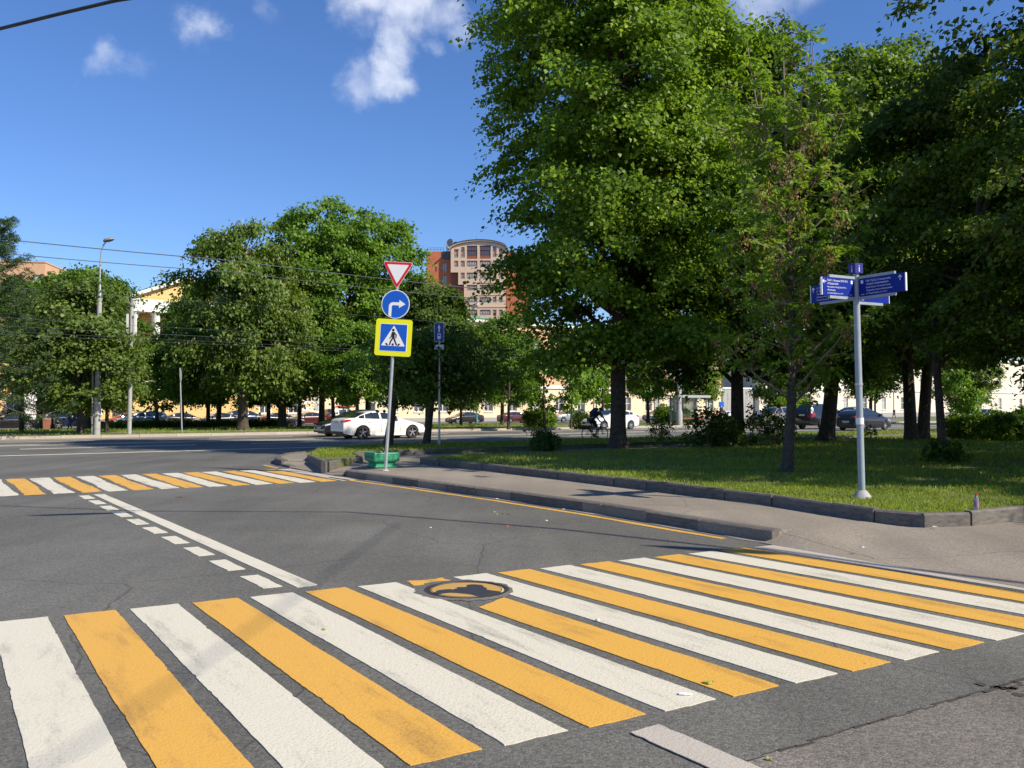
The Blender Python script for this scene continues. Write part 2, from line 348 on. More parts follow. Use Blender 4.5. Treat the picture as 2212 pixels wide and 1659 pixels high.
# older asphalt beyond the seam, with its broken edge
edge = []
for i in range(40):
    u = 2.75 + i * .35 if i < 20 else 9.4 + (i - 20) * 3
    edge.append((u, 2.9 + rng.uniform(-.025, .025)))
old = sheet('old_road_surface', [UV(u, v) for u, v in edge] + [UV(edge[-1][0], -30), UV(2.75, -30)], .004, M_ASPH2)
mb = MB()
for i in range(46):
    u0 = 2.9 + i * .11; u1 = u0 + .12; w0 = rng.uniform(.004, .016); v0 = 2.905 + rng.uniform(-.012, .012)
    mb.add([UV(u0, v0 - w0, .006), UV(u1, v0 - w0 * rng.uniform(.4, 1.4), .006), UV(u1, v0 + w0 * rng.uniform(.3, 1), .006), UV(u0, v0 + w0, .006)], [(0, 1, 2, 3)])
for k in range(14):
    c = UV(5.05 + rng.gauss(0, .12), 2.9 + rng.gauss(0, .05), .006); r_ = rng.uniform(.012, .04)
    n = 7; mb.add([c] + [c + Vector((math.cos(a * 6.283 / n) * r_ * rng.uniform(.6, 1.2), math.sin(a * 6.283 / n) * r_ * rng.uniform(.6, 1.2), 0)) for a in range(n)], [(0, a + 1, (a + 1) % n + 1) for a in range(n)])
mb.build('seam_crack', M_CRACK, old)

# ---- crossings and lines: every stripe a piece of the road
def wob(a, b, n, amp, r):
    """points a->b with small sideways wobble"""
    a = Vector(a); b = Vector(b); d = (b - a); nrm = Vector((-d.y, d.x)).normalized() if d.length > 0 else Vector((0, 0))
    ph = [r.uniform(0, 6.28) for _ in range(3)]
    out = []
    for i in range(n + 1):
        t = i / n; w = amp * (math.sin(t * 5 + ph[0]) + .5 * math.sin(t * 13 + ph[1]) + .25 * math.sin(t * 37 + ph[2])) if 0 < i < n else 0
        out.append(a + d * t + nrm * (w + r.uniform(-1, 1) * amp * .5 - (amp * 2.5 * r.random() if r.random() < .04 else 0)))
    return out
def stripe(name, q, m, z=.004, amp=.004, parent=road, th=.002):
    """q = four uv corners, clockwise; ragged edges, paint a few mm thick"""
    r = random.Random(hash((round(q[0][0], 2), round(q[0][1], 2))) % 99991)
    loop = []
    for i in range(4):
        a, b = q[i], q[(i + 1) % 4]; ln = (Vector(a) - Vector(b)).length
        loop += wob(a, b, max(3, int(ln / (.045 if ln < 8 else .3))), amp, r)[:-1]
    bm = bmesh.new(); vs = [bm.verts.new(UV(p.x, p.y, z + th)) for p in loop]; f = bm.faces.new(vs)
    if f.normal.z < 0: bmesh.ops.reverse_faces(bm, faces=[f])
    e = bmesh.ops.extrude_edge_only(bm, edges=bm.edges[:])
    for v in [g for g in e['geom'] if isinstance(g, bmesh.types.BMVert)]: v.co.z = z - .003
    bmesh.ops.triangulate(bm, faces=[x for x in bm.faces if len(x.verts) > 4]); bmesh.ops.recalc_face_normals(bm, faces=bm.faces)
    me = D.meshes.new(name); bm.to_mesh(me); bm.free(); me.materials.append(m)
    return link(name, me, parent)
MANH = iUV(G(1008, 1276))
for i in range(-1, 17):
    ut, ub = 2.41 + .4672 * (i - 4), 2.55 + .480 * (i - 4); w = .365
    nm, m = ('white_stripe', M_WHITE) if i % 2 == 0 else ('yellow_stripe', M_YEL)
    if i == 16: m = M_DUSTY
    vt, vb = 7.66 - .027 * (i - 0), 3.63 - .018 * (i - 4)
    if i == 7:      # interrupted by the manhole
        lerp = lambda v: ut + (ub - ut) * (vt - v) / (vt - vb)
        stripe(nm, [(ut - w, vt), (ut, vt), (lerp(7.24), 7.24), (lerp(7.14) - w, 7.14)], m, amp=.02)
        stripe(nm, [(lerp(6.32) - w, 6.22), (lerp(6.45), 6.42), (ub, vb), (ub - w, vb)], m)
    else:
        stripe(nm, [(ut - w, vt), (ut, vt), (ub, vb), (ub - w, vb)], m)
for i in range(-14, 15):
    u = 7.32 - (14 - i) * .467; w = .36
    nm, m = ('white_stripe', M_WHITE) if i % 2 == 0 else ('yellow_stripe', M_YEL)
    if i == 14: m = M_DUSTY
    sk = .25
    stripe(nm, [(u - w - sk + .1, 22.7), (u - sk + .1, 22.75), (u, 18.5), (u - w, 18.45)], m, amp=.02)
stripe('centre_line', [(1.98, 17.9), (2.16, 17.9), (2.70, 7.76), (2.51, 7.74)], M_WHITE)
for k in range(10):
    v0 = 7.86 + k * 1.03; v1 = v0 + .66; f = lambda v: 2.68 - (v - 7.7) * .053 - .26
    stripe('dashed_line', [(f(v1) - .17, v1), (f(v1), v1), (f(v0), v0), (f(v0) - .17, v0)], M_WHITE)
stripe('stop_line_stub', [(2.79, 3.44), (2.98, 3.45), (3.16, -.5), (2.95, -.5)], M_DUSTY, z=.008)
KR = [(7.42, 19.5), (7.52, 18.3), (7.72, 16.2), (7.99, 13.1), (8.12, 10.7), (8.12, 8.6), (8.15, 7.38)]
for k in range(len(KR) - 1):
    a, b = KR[k], KR[k + 1]
    o_ = -.34 + .10 * min(1, (k / 3))
    o2 = -.34 + .10 * min(1, ((k + 1) / 3))
    vb_ = b[1] if k < len(KR) - 2 else 7.9
    stripe('yellow_edge_line', [(a[0] + o_ - .1, a[1]), (a[0] + o_, a[1]), (b[0] + o2, vb_ + .01), (b[0] + o2 - .1, vb_ + .01)], M_YEL, amp=.006)
stripe('yellow_edge_line', [(6.95, 24.6), (7.05, 24.6), (7.0, 23.2), (6.9, 23.2)], M_YEL)
def mline(u0, u1, v, w=.16, m=M_WHITE):
    a = [iUV(MV(u0, v + w / 2)), iUV(MV(u1, v + w / 2)), iUV(MV(u1, v - w / 2)), iUV(MV(u0, v - w / 2))]
    stripe('lane_line', a, m, amp=.01)
mline(-60, 18, 33.6, .22); mline(18.4, 120, 33.6, .22)
for k in range(-6, 14): mline(-1.3 + k * 9.0 - 3.3, -1.3 + k * 9.0 + 3.3, 38.6, .2)
mline(-60, 150, 42.0, .18); mline(-60, 150, 43.0, .18)
for k in range(-4, 12): mline(4 + k * 10, 8.5 + k * 10, 46.7, .16)
# kerb-side dust along both gutters
LK_ = [(9.98, 20.85), (10.2, 18), (10.28, 15), (10.26, 12.2), (10.25, 9.3), (10.06, 8.2)]
PZ = .13
def dust(name, pts, w, f, z=.005):
    r = random.Random(3); mb = MB(); a = []; b = []
    for p in pts: a.append(f(p[0], p[1], z)); b.append(p)
    for i in range(len(pts) - 1):
        for k in range(6):
            t0, t1 = k / 6, (k + 1) / 6
            p0 = [pts[i][j] * (1 - t0) + pts[i + 1][j] * t0 for j in (0, 1)]; p1 = [pts[i][j] * (1 - t1) + pts[i + 1][j] * t1 for j in (0, 1)]
            d = Vector((p1[0] - p0[0], p1[1] - p0[1])); n = Vector((-d.y, d.x)).normalized()
            w0 = w * (.6 + .4 * math.sin(i * 7 + k)); w1 = w * (.6 + .4 * math.sin(i * 7 + k + 1))
            mb.add([f(p0[0], p0[1], z), f(p1[0], p1[1], z), f(p1[0] + n.x * w1, p1[1] + n.y * w1, z), f(p0[0] + n.x * w0, p0[1] + n.y * w0, z)], [(0, 1, 2, 3)])
    return mb.build(name, M_DUST, road)
dust('gutter_dust', [(u, v) for u, v in KR][::-1], .16, UV); dust('kerb_dust', LK_[::-1], .10, UV, PZ + .004)
mb = MB(); mb.add([MV(-100, VK - 2.6, .003), MV(200, VK - 2.6, .003), MV(200, VK, .003), MV(-100, VK, .003)], [(0, 1, 2, 3)]); mb.build('gutter_dust', M_DUST, road)

# ---- pavement block between the side street and the lawns
PZ = .13
UM = lambda p: iUV(MV(*p))
outline = [(8.15, 7.4)] + KR[::-1][1:-1] + [(7.5, 19.6), (8.5, 19.9), (8.5, 23.0), (7.45, 23.9), (7.5, 24.9), (7.8, 26.0), (8.5, 27.4), (9.8, 28.9), (12.0, 29.9), UM((15, 29.2)), UM((150, 29.2)), (140, 7.4)]
pave = slab('pavement', [UV(u, v) for u, v in outline], -.05, PZ, M_PAVE)
mb = MB()     # dropped kerb ramp at the far crossing
mb.add([UV(7.32, 19.5, .012), UV(8.52, 19.85, PZ + .003), UV(8.52, 23.05, PZ + .003), UV(7.28, 23.9, .012), UV(7.42, 19.45, PZ), UV(7.40, 23.95, PZ)], [(0, 1, 2, 3), (0, 1, 4), (3, 5, 2)]); mb.build('pavement_ramp', M_PAVE, pave)
# ramp and forecourt on the right
def sm(t): t = max(0, min(1, t)); return t * t * (3 - 2 * t)
us = [7.98 + .22 * i for i in range(14)] + [12, 16, 25, 60, 140]; vs_ = [-30, -10, 0, 2, 3, 3.6, 4.2, 4.8, 5.4, 5.8, 6.1, 6.4, 6.6, 6.8, 7.0, 7.2, 7.41]
vv = []; ff = []
for v in vs_:
    for i, u in enumerate(us):
        uu = u
        vv.append(UV(uu, v, .008 + (PZ - .007) * max(sm((v - 6.3) / 1.1) * sm((u - 8.05) / .45), .9 * sm((u - 8.0) / 2.4))))
nn = len(us)
for j in range(len(vs_) - 1):
    for i in range(nn - 1): ff.append((j * nn + i, j * nn + i + 1, (j + 1) * nn + i + 1, (j + 1) * nn + i))
mb = MB(); mb.add(vv, ff); mb.build('forecourt', M_PAVE, pave, smooth=40)

# ---- lawns
LK = [(9.98, 20.85), (10.2, 18), (10.28, 15), (10.26, 12.2), (10.25, 9.3), (10.02, 8.05), (9.92, 7.3), (10.1, 6.72), (10.7, 6.48), (11.8, 6.43), (16, 6.42), (26, 6.42), (60, 6.42)]
lawn_poly = [(u + .09, v + .05) for u, v in LK] + [(120, 6.5)] + [UM((130, 22.5)), UM((16.5, 22.5)), (11.2, 21.6)]
LZ = .245
lawn = slab('lawn', [UV(u, v) for u, v in lawn_poly], .1, LZ, M_SOIL)
strip_poly = [iUV(G(664, 985, LZ)), iUV(G(702, 1001, LZ)), iUV(G(785, 989, LZ)), UM((11.6, 24.3)), UM((130, 24.6)), UM((130, 29.0)), UM((17, 29.0)), (12.2, 29.6), (10.0, 28.6)]
strip_lawn = slab('roadside_lawn', [UV(u, v) for u, v in strip_poly], .1, LZ, M_SOIL)

# ---- kerb stones, one by one
def stone_mesh(name, m):
    c = .035; mb = MB()
    prof = [(-.5, 0), (-.5, 1 - .09), (-.5 + .22, 1), (.5, 1), (.5, 0)]
    vs = [(x, y, z) for x in (-.5, .5) for y, z in prof]; n = len(prof)
    fs = [tuple(range(n))[::-1], tuple(range(n, 2 * n))] + [(i, (i + 1) % n, n + (i + 1) % n, n + i) for i in range(n)]
    return mb.add(vs, fs).mesh(name, m)
ME_STONE = stone_mesh('kerb_stone', M_KERB); ME_STONEF = stone_mesh('kerb_stone_granite', M_KERBF)
def kerb(pts, f, z0, z1, w, ln, parent, me=None, jit=.008, z1b=None, face=1, seed=1):
    """stones along a polyline; face = side the chamfer looks to (+1: right of travel)"""
    r = random.Random(seed); P = [f(*p) for p in pts]; k = 0
    for i in range(len(P) - 1):
        a, b = P[i], P[i + 1]; d = (b - a).to_2d(); L_ = d.length; n = max(1, round(L_ / ln)); d.normalize(); ang = math.atan2(d.y, d.x)
        for j in range(n):
            c = a.to_2d() + d * (j + .5) * L_ / n; s = Vector((d.y, -d.x)) * (-face) * w / 2
            zt = z1 if z1b is None else z1 + (z1b - z1) * ((i + (j + .5) / n) / (len(P) - 1))
            o = link('kerb_stone', me or ME_STONE, parent, (c.x + s.x + r.uniform(-jit, jit), c.y + s.y + r.uniform(-jit, jit), z0), ang + (0 if face > 0 else math.pi) + r.uniform(-.006, .006))
            o.scale = (L_ / n - .012 - r.random() * .012, w, zt - z0 + r.uniform(-jit, jit))
kerb(KR, UV, -.05, .15, .16, 1.0, pave, face=1, seed=2)
kerb([(7.25, 19.75), (7.42, 19.5)], UV, -.06, .05, .15, .5, pave, face=1, seed=21)
kerb([(7.32, 24.0), (7.45, 25.1), (7.8, 26.2), (8.5, 27.6), (9.8, 29.0), (12.0, 30.0), UM((15, 29.25))][::-1], UV, -.05, .16, .17, .8, pave, face=1, seed=3)
kerb([(7.27, 23.1), (7.30, 23.95)][::-1], UV, -.06, .07, .16, .45, pave, face=1, seed=22)
kerb([(15, 29.25), (60, 29.25), (130, 29.25)], MV, -.05, .16, .17, 1.2, pave, face=-1, seed=4)
kerb(LK[::-1], UV, .03, .295, .11, 1.0, lawn, face=-1, jit=.012, seed=5)
kerb([(9.98, 20.85), (11.2, 21.7), UM((16.5, 22.6)), UM((60, 22.6))], UV, .03, .28, .10, 1.0, lawn, face=-1, seed=6)
sp = strip_poly
kerb([sp[0], sp[1], sp[2], sp[3], UM((60, 24.5))], UV, .03, .29, .11, .9, strip_lawn, face=1, seed=7)
kerb([sp[0], (9.9, 28.5), (12.1, 29.55)], UV, .03, .27, .10, .9, strip_lawn, face=-1, seed=8)

# ---- far verge
FZ = [(VK + .35, .14), (60, .13), (75, -.12), (86, -.36)]
def fz(v):
    for (a, za), (b, zb) in zip(FZ, FZ[1:]):
        if v <= b: return za + (zb - za) * (v - a) / (b - a)
    return FZ[-1][1]
us = [-90 + 10 * i for i in range(33)]; mb = MB(); vv = [MV(u, v, z) for v, z in FZ for u in us]; n = len(us)
mb.add(vv, [(j * n + i, j * n + i + 1, (j + 1) * n + i + 1, (j + 1) * n + i) for j in range(len(FZ) - 1) for i in range(n - 1)])
far_lawn = mb.build('far_lawn', M_LAWN_FAR, smooth=40); far_lawn['kind'] = 'structure'
kerb([(-40, VK), (40, VK), (110, VK)], MV, -.1, .15, .35, 1.9, far_lawn, ME_STONEF, face=1, seed=9)
mb = MB(); mb.add([MV(-140, 85.9, -.355), MV(260, 85.9, -.355), MV(260, 240, -.355), MV(-140, 240, -.355)], [(0, 1, 2, 3)]); o = mb.build('access_road', M_ASPH); o['kind'] = 'structure'
mb = MB(); mb.add([MV(MU(1440, 54), VK + .36, .145), MV(90, VK + .36, .145), MV(90, 58, .15), MV(MU(1440, 54), 58, .15)], [(0, 1, 2, 3)]); o = mb.build('far_pavement', M_PAVE); o['kind'] = 'structure'
mb = MB(); mb.add([MV(-60, 54.2, .149), MV(34, 54.2, .149), MV(34, 55.4, .147), MV(-60, 55.4, .147)], [(0, 1, 2, 3)]); o = mb.build('footpath', M_DUST); o['kind'] = 'structure'

# ------------------------------------------------------------------ vegetation
M_LIME = leaf_mat('lime_leaves', (.070, .14, .012), (.215, .35, .03), (.34, .44, .05), .45, .38)
M_DARKL = leaf_mat('dark_maple_leaves', (.050, .10, .012), (.14, .225, .026), (.27, .30, .04), .42, .4)
M_MAPLE = leaf_mat('maple_leaves', (.068, .15, .016), (.175, .31, .03), (.26, .38, .04), .45, .4)
M_CHEST = leaf_mat('chestnut_leaves', (.070, .13, .020), (.185, .285, .05), (.28, .34, .10), .42, .5)
M_ASH = leaf_mat('ash_leaves', (.10, .19, .02), (.23, .37, .05), (.33, .45, .08), .5, .4)
M_BIRCH = leaf_mat('birch_leaves', (.070, .13, .022), (.175, .26, .05), (.25, .33, .08), .42)
M_NEEDLE = leaf_mat('larch_needles', (.040, .085, .030), (.095, .155, .05), (.14, .21, .07), .3)
M_SHRUB = leaf_mat('shrub_leaves', (.045, .095, .014), (.12, .20, .026), (.19, .27, .04), .42)
M_GRASS = leaf_mat('grass_blades', (.11, .175, .018), (.31, .40, .05), (.50, .48, .17), .4, .6)
M_SEED = leaf_mat('dry_seed_keys', (.26, .13, .06), (.46, .27, .14), (.55, .36, .2), .35, .8)
M_FLOWER = leaf_mat('chestnut_flowers', (.30, .27, .15), (.42, .38, .22), (.48, .42, .28), .3, .8)

def norm(a): return a / np.maximum(np.linalg.norm(a, axis=-1, keepdims=True), 1e-6)
def leaf_geo(P, axis, nrm, ln, wd, fold=.25):
    """n quads: base, side, tip, side"""
    n = len(P); axis = norm(axis); b = norm(np.cross(axis, nrm)); nr = np.cross(b, axis)
    ln = ln[:, None]; wd = wd[:, None]
    mid = P + axis * ln * .45
    v = np.stack([P, mid + b * wd + nr * wd * fold, P + axis * ln - nr * ln * .08, mid - b * wd + nr * wd * fold], 1).reshape(-1, 3)
    f = np.arange(n * 4).reshape(n, 4)
    return v, f
def spray(r, C, RAD, n, a, b, c, size, asp=.42, droop=.3, down=.5, tone0=.45, tone_c=.2, cs=None):
    """n leaves round each cluster centre, drawn out along RAD, drooping at the outer end"""
    N = len(C); UPV = np.array([0, 0, 1.0])
    rad = RAD.copy(); rad[:, 2] *= .3; rad = norm(rad); tan = norm(np.cross(rad, UPV + 1e-4))
    sc_ = r.uniform(.65, 1.3, (N, 1)) if cs is None else cs[:, None]
    g = np.clip(r.normal(0, .5, (N, n, 3)), -1.15, 1.15)
    p = C[:, None, :] + (rad[:, None, :] * (g[..., 0:1] * a) + tan[:, None, :] * (g[..., 1:2] * b)) * sc_[..., None]
    p = p + UPV * ((g[..., 2] * c - droop * np.clip(g[..., 0] + .35, 0, 2) ** 2 - .12 * np.abs(g[..., 1])) * sc_)[..., None]
    ax = rad[:, None, :] * .55 + r.normal(0, .55, (N, n, 3)) - UPV * down
    nr = UPV * .65 + rad[:, None, :] * .55 + r.normal(0, .42, (N, n, 3))
    ln = size * r.uniform(.65, 1.25, (N, n)); 
    tone = np.clip(tone0 + r.normal(0, tone_c, (N, 1)) + r.normal(0, .16, (N, n)), 0, 1)
    v, f = leaf_geo(p.reshape(-1, 3), ax.reshape(-1, 3), nr.reshape(-1, 3), ln.ravel(), ln.ravel() * asp)
    return v, f, np.repeat(tone.ravel(), 4)

def prof_r(prof, t): return np.interp(t, [p[0] for p in prof], [p[1] for p in prof])
ROUND = [(0, .35), (.12, .8), (.35, 1.0), (.6, .95), (.8, .7), (.93, .4), (1, .08)]
TALL = [(0, .45), (.1, .85), (.3, 1), (.6, .85), (.8, .62), (.92, .35), (1, .05)]
LOOSE = [(0, .4), (.15, .75), (.4, 1), (.7, .85), (.88, .55), (1, .2)]

def gen_tree(seed, ht, hb, rad, prof=ROUND, nclus=420, nl=110, leaf=.16, asp=.42, tr=.24, spr=(.95, .7, .36), lean=(0, 0), m_leaf=None, m_bark=None, nlimb=26, lump=.28,
             droop=.3, inner=.3, tone0=.45, squash=(1, 1), flare=1.5, fork=None, extra=None, gaps=.0, twigs=True, bough=.9, nsub=6):
    """meshes of trunk, branches, crown; built round the origin"""
    r = np.random.default_rng(seed); rr = random.Random(seed)
    ph = r.uniform(0, 6.28, (6,)); 
    def R_(t, az): return rad * prof_r(prof, t) * (1 + lump * (.5 * np.sin(3 * az + ph[0] + 3 * t) + .35 * np.sin(5 * az + ph[1] - 6 * t) + .45 * np.sin(2 * az + 9 * t + ph[2])))
    # trunk axis
    tt = np.linspace(0, 1, 14); wobx = r.normal(0, 1, 2) * rad * .03; woby = r.normal(0, 1, 2) * rad * .03
    def axis_at(h):
        t = h / ht
        return np.stack([lean[0] * t + wobx[0] * np.sin(4 * t + ph[3]) - wobx[0] * np.sin(ph[3]), lean[1] * t + woby[0] * np.sin(5 * t + ph[4]) - woby[0] * np.sin(ph[4]), h], -1)
    top = ht * .9
    mb = MB(); hs = np.array([0, .12, .35, .8] + list(np.linspace(1.6, top, 12))); hs = hs[hs <= top]
    rads = [tr * (flare if h < .05 else 1 + (flare - 1) * .5 if h < .2 else 1 + (flare - 1) * .18 if h < .5 else 1) * max(.07, (1 - (h / top)) ** .8 * .93 + .07) for h in hs]
    mb.tube([tuple(p) for p in axis_at(hs)], rads, 10)
    me_t = mb.mesh('trunk', m_bark or M_BARK, 60)
    # clusters
    nclus //= nsub; t = r.beta(1.1, 1.1, nclus); w = prof_r(prof, t); keep = r.uniform(0, 1, nclus) < .25 + .75 * w; t = t[keep]; n = len(t)
    az = r.uniform(0, 2 * math.pi, n)
    f = inner + (1 - inner) * r.uniform(0, 1, n) ** .55
    Rr = R_(t, az) * f
    h = hb + t * (ht - hb)
    C = axis_at(h); C[:, 0] += np.cos(az) * Rr * squash[0]; C[:, 1] += np.sin(az) * Rr * squash[1]
    C = np.repeat(C, nsub, 0); az = np.repeat(az, nsub); t = np.repeat(t, nsub); f = np.repeat(f, nsub) * r.uniform(.9, 1, n * nsub); n = len(C)
    C = C + r.normal(0, 1, (n, 3)) * np.array([.62, .62, .24]) * bough
    az = np.arctan2(C[:, 1], C[:, 0])
    if gaps:
        q = np.sin(C[:, 0] * 1.9 + ph[0]) + np.sin(C[:, 1] * 2.1 + ph[1]) + np.sin(C[:, 2] * 1.7 + ph[2])
        k2 = q > -3 + 6 * gaps * r.uniform(0, 1, n) * 1.0
        C, az, t, f = C[k2], az[k2], t[k2], f[k2]; n = len(C)
    RAD = np.stack([np.cos(az), np.sin(az), .25 + 0 * az], -1)
    v, fa, tone = spray(r, C, RAD, nl, spr[0], spr[1], spr[2], leaf, asp, droop, tone0=tone0)
    me_c = np_mesh('crown', v, fa, m_leaf, tone)
    # branches
    mb = MB()
    order = np.argsort(-f * r.uniform(.8, 1, n))
    limbs = order[:nlimb]; lp = []
    for k in limbs:
        end = C[k]; h0 = max(hb * .8 + .3, end[2] - np.linalg.norm(end[:2]) * rr.uniform(.5, .9)); h0 = min(h0, top * .93)
        st = axis_at(np.array(h0)); pts = []
        for s in np.linspace(0, 1, 6):
            p = st * (1 - s) + end * s; p = p + np.array([0, 0, 1]) * (.35 * np.linalg.norm(end - st) * .3 * math.sin(s * math.pi))
            p = p + r.normal(0, .06, 3) * (s > 0) * (s < 1) * rad * .25; pts.append(p)
        r0 = max(.02, tr * .42 * (1 - h0 / ht) + .02)
        mb.tube([tuple(p) for p in pts], [r0 * (1 - .85 * s) for s in np.linspace(0, 1, 6)], 5, cap=False); lp += pts[2:]
    if twigs and lp:
        lp = np.array(lp)
        for k in order[nlimb:nlimb + 160]:
            d = np.linalg.norm(lp - C[k], axis=1); j = int(np.argmin(d))
            if d[j] < rad * .6:
                m_ = (lp[j] + C[k]) / 2 + np.array([0, 0, .08]); mb.tube([tuple(lp[j]), tuple(m_), tuple(C[k])], [.02, .014, .006], 3, cap=False)
    me_b = mb.mesh('branches', m_bark or M_BARK, 60)
    return {'trunk': me_t, 'branches': me_b, 'crown': me_c, 'C': C, 'RAD': RAD, 'axis': axis_at}

def put_tree(name, T, loc, rz=0, s=1.0, label=None, group=None, cat='tree', extra=()):
    o = empty(name, loc, rz, label, cat, group); o.scale = (s, s, s) if not hasattr(s, '__len__') else s
    for k in ('trunk', 'branches', 'crown'):
        x = link(k, T[k], o)
        if k == 'branches': x['kind'] = 'stuff'
    for nm, me in extra: link(nm, me, o)['kind'] = 'stuff'
    return o

# big lime by the footpath
T = gen_tree(11, 21.5, 3.0, 4.15, [(0, .6), (.06, .85), (.2, .95), (.4, 1.0), (.6, 1.0), (.75, .93), (.86, .8), (.95, .5), (1, .2)], nclus=3000, nl=72, leaf=.155, asp=.42, tr=.27, spr=(.62, .5, .26), m_leaf=M_LIME, nlimb=44, lump=.2, inner=.22, droop=.3, tone0=.5, bough=.8)
put_tree('lime_tree', T, at(1335, 29.6, LZ), R(40), 1, 'tall lime tree with broad leafy crown rising alone in front of the brick tower block', 'trees on the near lawn')
# second lime behind the ash
T = gen_tree(12, 15.6, 2.2, 4.6, ROUND, nclus=1400, nl=80, leaf=.165, tr=.26, spr=(.65, .5, .26), m_leaf=M_DARKL, nlimb=26, tone0=.45, gaps=.08)
put_tree('lime_tree', T, at(1593, 33.2, LZ), 0, 1, 'dark leafy tree with straight thick trunk growing beside the loose round shrubs', 'trees on the near lawn')
T = gen_tree(13, 15.8, 2.6, 4.6, LOOSE, nclus=1300, nl=80, leaf=.165, tr=.30, spr=(.65, .5, .26), lean=(2.2, .3), m_leaf=M_LIME, nlimb=26, flare=1.7, tone0=.42)
put_tree('leaning_tree', T, at(1783, 34.6, LZ), 0, 1, 'leaning tree with flared thick trunk in front of the black off-roader', 'trees on the near lawn')
T = gen_tree(14, 16.0, 3.3, 4.4, LOOSE, nclus=1000, nl=80, leaf=.165, tr=.25, spr=(.65, .5, .26), lean=(-.6, 0), m_leaf=M_DARKL, nlimb=22, flare=1.4)
put_tree('twin_trunk_tree', T, at(1967, 35.5, LZ), 0, 1, 'tree with the darker trunk of the close pair of thick trunks', 'trees on the near lawn')
T = gen_tree(15, 15.0, 3.5, 4.6, ROUND, nclus=1000, nl=80, leaf=.165, tr=.25, spr=(.65, .5, .26), lean=(1.2, 0), m_leaf=M_LIME, nlimb=22, flare=1.4)
put_tree('twin_trunk_tree', T, at(1992, 36.1, LZ), 0, 1, 'tree with the paler trunk of the close pair of thick trunks', 'trees on the near lawn')
# dark maple leaning in from the right, crown over the lawn
T = gen_tree(16, 14.5, 2.6, 5.6, LOOSE, nclus=1300, nl=80, leaf=.16, tr=.28, spr=(.7, .55, .22), lean=(-1.5, 0), m_leaf=M_DARKL, nlimb=30, gaps=.1, tone0=.5, droop=.25)
put_tree('maple_tree', T, (15.6, 21.5, LZ), R(20), 1, 'large dark maple with leaning trunk standing mid-lawn past the slim trunk with shoots', 'trees on the near lawn')
Tm = T
put_tree('maple_tree', Tm, (24.5, 26.0, LZ), R(140), 1.0, 'dark maple standing deeper in the lawn behind the low-boughed maple', 'trees on the near lawn')
put_tree('maple_tree', Tm, (25.0, 13.0, LZ), R(250), .95, 'dark maple beside the forecourt kerb, past the plastic bottle', 'trees on the near lawn')
put_tree('maple_tree', Tm, (10.9, 16.4, LZ), R(190), .64, 'dark maple whose boughs hang over the lawn right behind the fingerpost', 'trees on the near lawn')
put_tree('maple_tree', Tm, (17.5, 9.0, LZ), R(75), .62, 'small dark maple beside the forecourt kerb, past the plastic bottle', 'trees on the near lawn')
# slim young tree with basal shoots
T = gen_tree(17, 9.5, 2.6, 2.7, LOOSE, nclus=170, nl=80, leaf=.16, tr=.11, spr=(.8, .6, .3), lean=(-.5, .2), m_leaf=M_DARKL, nlimb=14, flare=1.25)
r_ = np.random.default_rng(5); Cb = np.stack([r_.normal(0, .22, 26), r_.normal(0, .22, 26), r_.uniform(.1, .55, 26)], -1)
v_, f_, t_ = spray(r_, Cb, np.concatenate([norm(Cb[:, :2]), np.zeros((26, 1))], 1), 22, .22, .2, .14, .13, tone0=.3); sh = np_mesh('basal_shoots', v_, f_, M_SHRUB, t_)
o = put_tree('young_tree', T, at(2036, 22.0, LZ), 0, 1, 'slim dark trunk with a tuft of leafy shoots round its foot', 'trees on the near lawn', extra=[('basal_shoots', sh)])

